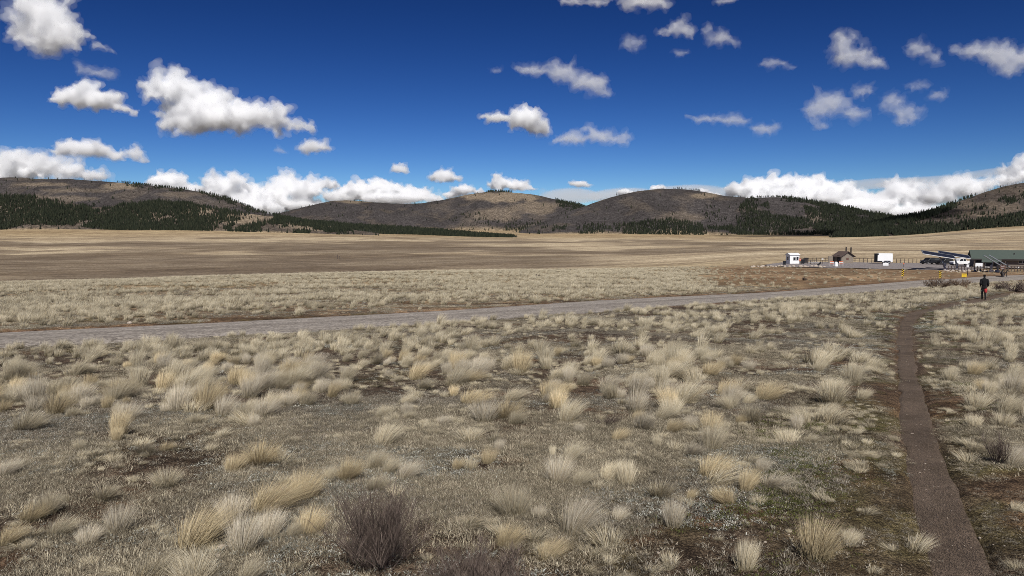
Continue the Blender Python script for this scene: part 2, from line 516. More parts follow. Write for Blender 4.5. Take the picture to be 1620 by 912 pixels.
def col_attr(me, name, cols):
    a = me.color_attributes.new(name, 'FLOAT_COLOR', 'POINT')
    c = np.ones((len(me.vertices), 4), np.float32); c[:, :3] = cols
    a.data.foreach_set('color', c.ravel())

def float_attr(me, name, v):
    a = me.attributes.new(name, 'FLOAT', 'POINT'); a.data.foreach_set('value', np.asarray(v, np.float32))

def link(name, me, parent=None, loc=None):
    o = bpy.data.objects.new(name, me); COL.objects.link(o)
    if parent: o.parent = parent
    if loc is not None: o.location = loc
    return o

def empty(name, loc, rz=0, label=None, cat=None, group=None):
    o = bpy.data.objects.new(name, None); COL.objects.link(o)
    o.location = loc; o.rotation_euler = (0, 0, rz); o.empty_display_size = 0.3
    return tag(o, label, cat, group)

class MB:
    def __init__(s): s.v = []; s.f = []
    def box(s, c, d, rot=None):
        b = len(s.v)
        for sx in (-.5, .5):
            for sy in (-.5, .5):
                for sz in (-.5, .5):
                    p = np.array([sx * d[0], sy * d[1], sz * d[2]])
                    if rot is not None: p = rot @ p
                    s.v.append(tuple(p + np.array(c)))
        s.f += [tuple(b + i for i in q) for q in ((0, 1, 3, 2), (4, 6, 7, 5), (0, 4, 5, 1), (2, 3, 7, 6), (0, 2, 6, 4), (1, 5, 7, 3))]
        return s
    def tube(s, pts, rad, n=8):
        pts = [np.array(p, float) for p in pts]
        if np.isscalar(rad): rad = [rad] * len(pts)
        b = len(s.v)
        for i, p in enumerate(pts):
            t = pts[min(i + 1, len(pts) - 1)] - pts[max(i - 1, 0)]; t = t / np.linalg.norm(t)
            a = np.cross(t, (0, 0, 1) if abs(t[2]) < .9 else (1, 0, 0)); a /= np.linalg.norm(a); c = np.cross(t, a)
            for k in range(n):
                an = 2 * math.pi * k / n
                s.v.append(tuple(p + rad[i] * (math.cos(an) * a + math.sin(an) * c)))
        for i in range(len(pts) - 1):
            for k in range(n):
                s.f.append((b + i * n + k, b + i * n + (k + 1) % n, b + (i + 1) * n + (k + 1) % n, b + (i + 1) * n + k))
        s.f.append(tuple(b + k for k in range(n))[::-1]); s.f.append(tuple(b + (len(pts) - 1) * n + k for k in range(n)))
        return s
    def prism(s, prof, y0, y1, axis='y'):
        """profile of (x,z) points, extruded along y (or of (y,z) along x)"""
        b = len(s.v); n = len(prof)
        for yy in (y0, y1):
            for (x, z) in prof: s.v.append((x, yy, z) if axis == 'y' else (yy, x, z))
        s.f += [tuple(b + i for i in range(n)), tuple(b + n + i for i in range(n))[::-1]]
        for i in range(n):
            j = (i + 1) % n; s.f.append((b + i, b + n + i, b + n + j, b + j))
        return s
    def build(s, name, mat, parent=None, loc=None, bevel=0.0):
        me = mesh_np(name, s.v, [list(f) for f in s.f], mat)
        bm = bmesh.new(); bm.from_mesh(me); bmesh.ops.recalc_face_normals(bm, faces=bm.faces)
        if bevel:
            bmesh.ops.bevel(bm, geom=list(bm.edges), offset=bevel, segments=1, affect='EDGES')
        bm.to_mesh(me); bm.free()
        return link(name, me, parent, loc)

LIB = bpy.data.collections.new('growth_library')          # prototypes for the uncountable growth; not part of the scene
def proto(name, me, coll):
    o = bpy.data.objects.new(name, me); coll.objects.link(o); return o

def scatter(name, pts, rotz, scl, idx, coll, label, tilt=None, cat=None):
    """one object: instances of the prototypes of a collection on points"""
    me = bpy.data.meshes.new(name)
    pts = np.asarray(pts, np.float32); n = len(pts)
    me.vertices.add(n); me.vertices.foreach_set('co', pts.ravel())
    rot = np.zeros((n, 3), np.float32); rot[:, 2] = rotz
    if tilt is not None: rot[:, :2] = tilt
    a = me.attributes.new('turn', 'FLOAT_VECTOR', 'POINT'); a.data.foreach_set('vector', rot.ravel())
    s = np.asarray(scl, np.float32)
    if s.ndim == 1: s = np.repeat(s[:, None], 3, 1)
    a = me.attributes.new('size', 'FLOAT_VECTOR', 'POINT'); a.data.foreach_set('vector', s.ravel())
    a = me.attributes.new('pick', 'INT', 'POINT'); a.data.foreach_set('value', np.asarray(idx, np.int32))
    o = link(name, me)
    ng = bpy.data.node_groups.new(name + '_nodes', 'GeometryNodeTree')
    ng.interface.new_socket('Geometry', in_out='INPUT', socket_type='NodeSocketGeometry')
    ng.interface.new_socket('Geometry', in_out='OUTPUT', socket_type='NodeSocketGeometry')
    gi = ng.nodes.new('NodeGroupInput'); go = ng.nodes.new('NodeGroupOutput')
    iop = ng.nodes.new('GeometryNodeInstanceOnPoints'); ci = ng.nodes.new('GeometryNodeCollectionInfo')
    ci.inputs['Collection'].default_value = coll; ci.inputs['Separate Children'].default_value = True; ci.inputs['Reset Children'].default_value = True
    def na(attr, ty):
        q = ng.nodes.new('GeometryNodeInputNamedAttribute'); q.data_type = ty; q.inputs['Name'].default_value = attr
        return q.outputs['Attribute']
    ng.links.new(gi.outputs[0], iop.inputs['Points']); ng.links.new(ci.outputs[0], iop.inputs['Instance'])
    iop.inputs['Pick Instance'].default_value = True
    ng.links.new(na('pick', 'INT'), iop.inputs['Instance Index'])
    er = ng.nodes.new('FunctionNodeEulerToRotation'); ng.links.new(na('turn', 'FLOAT_VECTOR'), er.inputs[0])
    ng.links.new(er.outputs[0], iop.inputs['Rotation']); ng.links.new(na('size', 'FLOAT_VECTOR'), iop.inputs['Scale'])
    ng.links.new(iop.outputs['Instances'], go.inputs[0])
    md = o.modifiers.new('scatter', 'NODES'); md.node_group = ng
    return tag(o, label, cat, None, 'stuff')

# ------------------------------------------------------------------ ground sheet
def zone_colors(x, y):
    r = np.hypot(x, y); Y = np.maximum(y, 0.1); a = x / Y
    px, row = project(x, np.maximum(y, 1.0), g_base(x, y))
    near = np.array([0.066, 0.054, 0.042])
    verge = np.array([0.23, 0.185, 0.125])
    straw = np.array([0.405, 0.34, 0.245])
    brown = np.array([0.185, 0.125, 0.078])
    dark = np.array([0.160, 0.128, 0.095])
    n1 = fbm2(x / 210, y / 330, 21, 4); n2 = fbm2(x / 60, y / 90, 25, 3)
    c = np.repeat(near[None, :], len(x), 0)
    def lay(col, w):
        nonlocal c
        w = np.clip(w, 0, 1)[:, None]; c = c * (1 - w) + col * w
    rd = road_dist(x, y)
    beyond = (rd > 0) & (y > 20) & (row < np.interp(px, [p[0] for p in road_far], [p[1] for p in road_far]) + 2)
    lay(verge, beyond * 1.0 * sstep(6, 30, r))
    lay(np.array([0.30, 0.24, 0.155]), beyond * sstep(45, 90, r) * 0.9)
    # rust-brown short turf between road and yard
    lay(brown, sstep(1040, 1180, px) * sstep(70, 95, r) * (1 - sstep(165, 230, r)) * (0.6 + 0.6 * n2))
    # far plain: straw with darker tracts
    lay(straw, sstep(150, 420, r))
    lay(dark, sstep(260, 380, r) * sstep(0.50, 0.60, n1 * 0.75 + n2 * 0.25) * 0.75 * (1 - sstep(2600, 3200, r)))
    rw = row + 6 * (fbm2(px / 90, row / 6, 31, 3) - .5)
    def tract(x0, x1, r0, r1, s, soft=5):
        lay(dark, s * sstep(x0 - 40, x0 + 60, px) * (1 - sstep(x1 - 160, x1 + 60, px)) * sstep(r0 - 2, r0 + 2, rw) * (1 - sstep(r1 - 2, r1 + 3, rw)) * sstep(240, 300, r) * (0.75 + 0.5 * n2))
    tract(-200, 560, 403, 452, 0.85)
    tract(420, 1000, 404, 428, 0.8)
    tract(-200, 430, 384, 391, 0.95)
    tract(380, 900, 389, 398, 0.7)
    tract(950, 1350, 386, 388.5, 0.6)
    tract(1500, 1700, 386, 389, 0.8)
    tract(600, 1150, 398, 401, 0.5)
    # foot of the hills: plain tan
    lay(np.array([0.33, 0.26, 0.165]), sstep(2300, 3200, r))
    lay(np.array([0.11, 0.10, 0.09]), sstep(5000, 7000, r))          # wooded country beyond the rim
    nearw = (1 - sstep(45, 130, r))
    # along the trail: moss and sage, greyer and greener
    pd = np.where((r < 60) & (y > 0), path_dist(x, y), 99)
    nz = fbm2(x / 0.8, y / 0.8, 41, 3)
    lay(np.array([0.085, 0.085, 0.045]), (1 - sstep(0.2, 1.6, np.abs(pd))) * sstep(0.45, 0.6, nz) * 0.7)
    lay(np.array([0.10, 0.078, 0.06]), (1 - sstep(0.0, 0.2, pd)))
    lay(np.array([0.16, 0.105, 0.07]), (1 - sstep(0.0, 1.6, rd)) * (r < 400) * 0.7)
    lay(np.array([0.062, 0.056, 0.026]), sstep(0.54, 0.66, fbm2(x / 1.6, y / 1.6, 47, 3)) * nearw * 0.75)
    lay(np.array([0.095, 0.060, 0.038]), sstep(0.56, 0.66, fbm2(x / 1.3, y / 1.3, 48, 3)) * nearw * 0.7)
    lay(np.array([0.062, 0.047, 0.036]), sstep(0.55, 0.68, fbm2(x / 1.1, y / 1.1, 44, 3)) * nearw * 0.6)
    return c, nearw

az = np.concatenate([np.radians(np.arange(-46, 46.001, 0.24)), np.radians(np.arange(50, 310.1, 6.5))])
rings = np.concatenate([np.exp(np.linspace(math.log(1.6), math.log(4600), 360)), np.exp(np.linspace(math.log(5400), math.log(88000), 14))])
na_, nr_ = len(az), len(rings)
RR, AA = np.meshgrid(rings, az, indexing='ij')
gx = (RR * np.sin(AA)).ravel(); gy = (RR * np.cos(AA)).ravel()
gzv = g(gx, gy)
verts = np.vstack([np.stack([gx, gy, gzv], 1), [[0, 0, gz(0, 0)]]])
ii, jj = np.meshgrid(np.arange(nr_ - 1), np.arange(na_), indexing='ij')
j2 = (jj + 1) % na_
quads = np.stack([ii * na_ + jj, ii * na_ + j2, (ii + 1) * na_ + j2, (ii + 1) * na_ + jj], -1).reshape(-1, 4)[:, ::-1]
fan = np.array([[len(verts) - 1, (j + 1) % na_, j, j] for j in range(na_)])
me = mesh_np('ground', verts, quads, M_GROUND, True)
bm = bmesh.new(); bm.from_mesh(me); bm.verts.ensure_lookup_table()
for f in fan: bm.faces.new([bm.verts[i] for i in f[:3]]).smooth = True
bm.to_mesh(me); bm.free()
zc_, nw_ = zone_colors(verts[:, 0], verts[:, 1])
col_attr(me, 'zone', zc_); float_attr(me, 'near', nw_)
tag(link('ground', me), 'dry straw coloured meadow plain with short turf', None, None, 'structure')

# ------------------------------------------------------------------ road, path, gravel yard
def ribbon(name, line, mat, lift, crown, nacross, wob, label, base, edge=0.10):
    line = np.asarray(line); n = len(line)
    t = np.gradient(line[:, :2], axis=0); t /= np.hypot(t[:, 0], t[:, 1])[:, None]
    nx, ny = -t[:, 1], t[:, 0]
    V = []; ac = []
    s = np.linspace(-1, 1, nacross)
    L = np.concatenate([[0], np.cumsum(np.hypot(*np.diff(line[:, :2], axis=0).T))])
    for i, k in enumerate(s):
        side = np.sign(k)
        w = line[:, 2] + wob * abs(k) * ((fbm2(L / 0.5 + 100 * side, L * 0 + 3.3, 51, 3) - .5) * 2.2 + (fbm2(L / 2.2 + 40 * side, L * 0 + 7.3, 52, 2) - .5) * 1.6)
        x = line[:, 0] + nx * k * w; y = line[:, 1] + ny * k * w
        z = base(x, y) + lift + crown * (1 - k * k)
        if abs(k) == 1: z = z - edge
        V.append(np.stack([x, y, z], 1)); ac.append(np.full(n, k))
    V = np.array(V).transpose(1, 0, 2).reshape(-1, 3); ac = np.array(ac).T.ravel()
    i, j = np.meshgrid(np.arange(n - 1), np.arange(nacross - 1), indexing='ij')
    F = np.stack([i * nacross + j, (i + 1) * nacross + j, (i + 1) * nacross + j + 1, i * nacross + j + 1], -1).reshape(-1, 4)
    me = mesh_np(name, V, F[:, ::-1], mat, True); float_attr(me, 'across', ac)
    return tag(link(name, me), label, None, None, 'structure')

ribbon('road', ROAD, M_ROAD, -0.04, 0.09, 11, 0.2, 'grey gravel road crossing the meadow', g_base)
def path_base(x, y):
    return g_base(x, y) + g_rough(x, y) - 0.050 + 0.03 * (fbm2(x / 0.25, y / 0.25, 61, 2) - .5)
ribbon('path', PATH, M_PATH, 0.0, -0.012, 9, 0.075, 'narrow bare dirt footpath', path_base, 0.02)

def draped(name, poly, mat, lift, step, label):
    P = np.array(poly); x0, y0 = P.min(0); x1, y1 = P.max(0)
    bm = bmesh.new()
    bm.faces.new([bm.verts.new((p[0], p[1], 0)) for p in resample(list(P) + [P[0]], 3.0)[:-1]])
    for ax, lo, hi in ((0, x0, x1), (1, y0, y1)):
        for k in np.arange(lo + step, hi, step):
            co = [0, 0, 0]; no = [0, 0, 0]; co[ax] = k; no[ax] = 1
            bmesh.ops.bisect_plane(bm, geom=bm.verts[:] + bm.edges[:] + bm.faces[:], plane_co=co, plane_no=no)
    bmesh.ops.triangulate(bm, faces=bm.faces[:])
    vs = list(bm.verts)
    z = g(np.array([v.co.x for v in vs]), np.array([v.co.y for v in vs]))
    for v, q in zip(vs, z): v.co.z = q + lift
    bmesh.ops.recalc_face_normals(bm, faces=bm.faces)
    me = bpy.data.meshes.new(name); bm.to_mesh(me); bm.free(); me.materials.append(mat)
    if me.polygons[0].normal.z < 0: me.flip_normals()
    return tag(link(name, me), label, None, None, 'structure')
draped('parking_area', LOT, M_LOT, 0.12, 4.0, 'grey gravel yard around the huts')

# ------------------------------------------------------------------ hills
def build_hill(name, ridge, dfoot, dridge, seed, label, tan=(), rough=1.0, shape=1.35, px_step=4.0, back=0.55, base_col=(0.052, 0.047, 0.046)):
    rp = np.array(ridge, float)
    cols = np.arange(rp[0, 0], rp[-1, 0] + .1, px_step)
    rr = np.interp(cols, rp[:, 0], rp[:, 1])
    k = np.exp(-0.5 * (np.arange(-9, 10) / 3.0) ** 2); k /= k.sum()
    rr = np.convolve(np.pad(rr, 9, mode='edge'), k, 'valid')
    u = (cols - 810) / FPX
    df = np.interp(cols, [p[0] for p in dfoot], [p[1] for p in dfoot]); dr = np.interp(cols, [p[0] for p in dridge], [p[1] for p in dridge])
    T = np.concatenate([np.linspace(-0.06, 1, 64), np.linspace(1.03, 1 + back, 16)])
    V = []; tt = []
    zr = z_at(rr, dr)
    for t in T:
        Y = df + (dr - df) * t; X = u * Y
        zf = g_base(X, Y) - 4
        zf0 = g_base(u * df, df) - 3
        if t <= 1:
            s = max(t, 0) ** shape * (1 - 0.25 * max(t, 0)) / 0.75
            s = s if t < 1 else 1.0
            z = zf0 + (zr - zf0) * s
        else:
            q = (t - 1) / back
            z = zr + (zf0 - zr) * (q * q * (3 - 2 * q)) * 1.05
        env = np.clip(t, 0, 1) * (1.05 - np.clip(t, 0, 1)) * 4 if t < 1 else 0.2
        warp = 140 * (fbm2(X / 500, Y / 500, seed + 9, 2) - .5)
        rav = np.abs(fbm2((X + warp) / 330, Y / 900, seed, 3) - .5) * 2
        H = np.maximum(zr - zf0, 5)
        z = z + env * rough * H * 0.26 * (0.45 - rav) + env * rough * H * 0.12 * (fbm2(X / 130, Y / 160, seed + 3, 3) - .5)
        z = z + 4.0 * (fbm2(X / 35, Y / 35, seed + 5, 2) - .5) * min(1, max(t, 0) * 6)
        if t < 0: z = np.minimum(z, zf) - 15
        V.append(np.stack([X, Y, z], 1)); tt.append(np.full(len(cols), t))
    V = np.array(V); nT, nC = V.shape[:2]
    i, j = np.meshgrid(np.arange(nT - 1), np.arange(nC - 1), indexing='ij')
    F = np.stack([i * nC + j, i * nC + j + 1, (i + 1) * nC + j + 1, (i + 1) * nC + j], -1).reshape(-1, 4)
    fl = V.reshape(-1, 3)
    me = mesh_np(name, fl, F, M_HILL, True)
    px, row = project(fl[:, 0], fl[:, 1], fl[:, 2])
    c = np.repeat(np.array(base_col)[None], len(fl), 0)
    n = fbm2(fl[:, 0] / 160, fl[:, 1] / 200, seed + 21, 4)
    c = c * (0.72 + 0.56 * n)[:, None]
    w = sstep(0.52, 0.70, fbm2(fl[:, 0] / 90, fl[:, 1] / 140, seed + 23, 3))[:, None] * 0.2
    c = c * (1 - w) + np.array([0.17, 0.135, 0.095]) * w
    for (cx, cyy, rx, ry, s) in tan:
        d = np.hypot((px - cx) / rx, (row - cyy) / ry) + 0.9 * (fbm2(px / 14, row / 5, seed + 31, 3) - .5)
        w = (s * (1 - sstep(0.55, 1.15, d)))[:, None]
        c = c * (1 - w) + np.array([0.20, 0.16, 0.115]) * w
    w = ((1 - sstep(0.02, 0.14, np.array(tt).ravel() + 0.08 * (n - .5))) * 0.9)[:, None]
    c = c * (1 - w) + np.array([0.27, 0.21, 0.135]) * w
    col_attr(me, 'zone', c)
    tag(link(name, me), label, None, None, 'structure')
    # a sampler of the front face for planting
    front = V[:64]
    def sample(n_, rng):
        a = rng.random(n_) * 62 + 1; b = rng.random(n_) * (nC - 1.001)
        i0 = a.astype(int).clip(0, 62); j0 = b.astype(int); fa = (a - i0)[:, None]; fb = (b - j0)[:, None]
        p = (front[i0, j0] * (1 - fb) + front[i0, j0 + 1] * fb) * (1 - fa) + (front[i0 + 1, j0] * (1 - fb) + front[i0 + 1, j0 + 1] * fb) * fa
        qx, qr = project(p[:, 0], p[:, 1], p[:, 2])
        return p, qx, qr, a / 63.0
    def crest(n_, rng, x0, x1):
        b = ((x0 + rng.random(n_) * (x1 - x0)) - cols[0]) / px_step
        b = np.clip(b, 0, nC - 1.01); j0 = b.astype(int); fb = (b - j0)[:, None]
        return V[63, j0] * (1 - fb) + V[63, j0 + 1] * fb
    return sample, crest

HILLS = {}
HILLS['mid'] = build_hill('hill', [(380, 352), (440, 339), (480, 329), (520, 319), (545, 317), (580, 320), (620, 323), (660, 324), (700, 318), (740, 308), (770, 304), (800, 303), (840, 308), (880, 317), (920, 324), (960, 337), (1010, 352)],
    [(380, 4100), (1010, 4300)], [(380, 5000), (1010, 5300)], 100, 'grey burnt double-topped hill in the middle distance', [(795, 312, 70, 9, .9), (850, 328, 40, 12, .6), (560, 319, 28, 4, .7), (780, 340, 45, 12, .5)])
HILLS['centre_right'] = build_hill('hill', [(790, 377), (850, 357), (880, 341), (920, 327), (960, 315), (1000, 305), (1040, 300), (1065, 299), (1100, 303), (1140, 311), (1180, 315), (1210, 313), (1250, 314), (1290, 319), (1330, 327), (1380, 337), (1420, 345), (1460, 350), (1540, 366)],
    [(790, 3400), (1200, 3250), (1540, 3000)], [(790, 3900), (1060, 4300), (1300, 4000), (1540, 3500)], 200, 'broad grey burnt hill with dark groves', [(1115, 310, 22, 6, .8), (1290, 345, 22, 12, .35), (1080, 345, 40, 10, .3)])
HILLS['left'] = build_hill('hill', [(-360, 305), (-150, 290), (0, 283), (60, 283), (110, 285), (200, 291), (260, 297), (310, 303), (350, 312), (380, 321), (400, 331), (430, 340), (480, 350), (560, 357), (640, 362), (720, 369), (820, 379)],
    [(-360, 3250), (400, 3300), (820, 2800)], [(-360, 4300), (200, 4200), (400, 3900), (560, 3500), (820, 2900)], 300, 'long burnt hill with bare grey slopes', [(60, 292, 50, 3.5, .55), (190, 295, 26, 6, .8), (120, 302, 60, 4, .35), (285, 308, 50, 5, .35), (90, 315, 70, 6, .4)])
HILLS['left_front'] = build_hill('hill', [(-360, 345), (-100, 324), (0, 313), (60, 311), (110, 320), (150, 331), (200, 325), (260, 320), (310, 324), (360, 334), (420, 341), (480, 351), (560, 364), (600, 370)],
    [(-360, 2950), (300, 2950), (600, 2800)], [(-360, 3350), (300, 3300), (600, 3000)], 400, 'low wooded foothill in front of the long burnt hill', [(30, 340, 60, 12, .4), (230, 342, 30, 12, .5), (310, 335, 30, 9, .8), (380, 345, 60, 12, .85), (500, 358, 60, 8, .8)], base_col=(0.082, 0.068, 0.056))
HILLS['right'] = build_hill('hill', [(1310, 378), (1350, 364), (1380, 354), (1420, 346), (1460, 338), (1490, 328), (1520, 316), (1560, 303), (1600, 292), (1620, 289), (1700, 278), (1800, 272), (2000, 290)],
    [(1310, 2600), (1450, 2500), (2000, 2300)], [(1310, 2800), (1450, 3000), (1620, 3300), (2000, 3300)], 500, 'steep burnt hill at the edge of the plain', [(1560, 330, 60, 12, .3)], base_col=(0.062, 0.052, 0.045))

# ------------------------------------------------------------------ clouds: closed bodies of scattering vapour, lit by the sun
CLOUD_MATS = {}
def cloud_mat(density):
    key = round(density, 7)
    if key in CLOUD_MATS: return CLOUD_MATS[key]
    m, nt, out = new_mat('cloud_vapour')
    v = nd(nt, 'ShaderNodeVolumePrincipled')
    v.inputs['Color'].default_value = (0.9995, 0.9995, 0.9998, 1)
    v.inputs['Density'].default_value = density
    v.inputs['Anisotropy'].default_value = 0.0
    nt.links.new(v.outputs[0], out.inputs['Volume'])
    CLOUD_MATS[key] = m
    return m

def ico(sub):
    bm = bmesh.new(); bmesh.ops.create_icosphere(bm, subdivisions=sub, radius=1.0)
    v = np.array([p.co[:] for p in bm.verts]); f = np.array([[q.index for q in p.verts] for p in bm.faces]); bm.free()
    return v, f
ICO1, ICO2 = ico(1), ico(2)

def remeshed(me0, size):
    o0 = bpy.data.objects.new('cloud_src', me0); COL.objects.link(o0)
    md = o0.modifiers.new('r', 'REMESH'); md.mode = 'VOXEL'; md.voxel_size = size; md.use_smooth_shade = True
    me = bpy.data.meshes.new_from_object(o0.evaluated_get(bpy.context.evaluated_depsgraph_get())); me.name = 'cloud'
    bpy.data.objects.remove(o0); bpy.data.meshes.remove(me0)
    return me

def cloud(puffs, base, tau, label, seed, billow=1.0, ragged=0.0, depth=None, kids=16, vox=1.8, thick=0.8, hb=1700.0, group=None, flat=0.3):
    """puffs: (column, row, half width, half height) as seen; base: row of the flat underside, which sets the distance"""
    rng = np.random.default_rng(seed)
    Y = depth or hb / ((372 - base) / FPX)
    mpp = Y / FPX
    zb = z_at(base, Y)
    balls = []
    for (px, row, rx, ry) in puffs:
        X = (px - 810) * mpp / (CP + SP * (456 - row) / FPX); Z = z_at(row, Y)
        a = np.array([rx, max(rx, ry) * thick, ry]) * mpp
        c = np.array([X, Y + rng.normal(0, .25) * a[1], Z])
        balls.append((c, a * 0.86, ICO2))
        for _ in range(kids):
            d = rng.normal(size=3); d[2] += 0.25; d /= np.linalg.norm(d)
            s = rng.uniform(.22, .5)
            cc = c + d * a * rng.uniform(.7, .95)
            balls.append((cc, np.full(3, s * min(a[0], a[2])) * rng.uniform(.8, 1.25, 3), ICO2 if s > .35 else ICO1))
            if ragged < .5 and rng.random() < .7:
                d2 = d + rng.normal(size=3) * .5; d2 /= np.linalg.norm(d2)
                balls.append((cc + d2 * s * min(a[0], a[2]) * .85, np.full(3, s * .45 * min(a[0], a[2])), ICO1))
    V, F, n = [], [], 0
    for c, a, (v, f) in balls:
        V.append(v * a + c); F.append(f + n); n += len(v)
    V = np.concatenate(V); org = np.array([V[:, 0].mean(), Y, zb])
    V = V - org
    me = remeshed(mesh_np('cloud_src', V, np.concatenate(F), None), vox * mpp)
    co = np.empty(len(me.vertices) * 3, np.float32); me.vertices.foreach_get('co', co); co = co.reshape(-1, 3).astype(float)
    no = np.empty(len(me.vertices) * 3, np.float32); me.vertices.foreach_get('normal', no); no = no.reshape(-1, 3)
    q = co / mpp + seed * 31.7
    size = float(np.mean([min(p[2], p[3] * 1.3) for p in puffs]))
    hh = float(np.mean([p[3] for p in puffs])) * 2 * mpp
    # nested bodies: a thin ragged outer veil, a middle body and a dense core, so that the edge thins out
    shells = ((0.16, 1.9, 0.06, 0), (-0.02, 1.3, 0.22, 1), (-0.26, 1.0, 0.42, 2))
    if ragged >= .55: shells = ((0.18, 1.9, 0.05, 0), (-0.06, 1.7, 0.10, 1), (-0.30, 1.6, 0.17, 2))
    root = None
    for off, amp, dens, k in shells:
        p = co.copy(); sd = seed + (k * 40 if ragged else 0)
        if ragged:
            rg = ragged * amp
            for wl, am in ((size * 1.3, .42), (size * .55, .26), (size * .25, .15), (6.0, 1.5 / size)):
                w = np.stack([noise3(q / wl + 50 * i, seed + i) * .75 + noise3(q / wl + 50 * i + 9, sd + i) * .25 - .5 for i in range(3)], 1) * 2
                p = p + w * size * am * mpp * rg * np.array([1.0, .5, .8])
        h = off
        for wl, am in ((size * .9, .15), (size * .45, .12), (size * .22, .09), (7.0, .18 * 7 / size), (3.6, .2 * 3.6 / size)):
            h = h + am * amp * (np.abs(noise3(q / wl + (k * 3.1 if wl < 8 else 0), seed + 7) - .5) * 4 - .8)
        h = np.maximum(h, off - .45)
        p = p + no * (h * size * mpp * billow)[:, None]
        low = p[:, 2] < 0
        p[low, 2] *= flat
        m2 = me.copy()
        m2.vertices.foreach_set('co', p.astype(np.float32).ravel()); m2.update()
        m2 = remeshed(m2, vox * mpp * .8)
        m2.materials.clear(); m2.materials.append(cloud_mat(tau * dens / hh))
        m2.polygons.foreach_set('use_smooth', np.ones(len(m2.polygons), bool))
        if root is None:
            root = link('cloud', m2, None, org)
        else:
            m2.name = 'core'; link('core', m2, root)
    return tag(root, label, 'cloud', group)

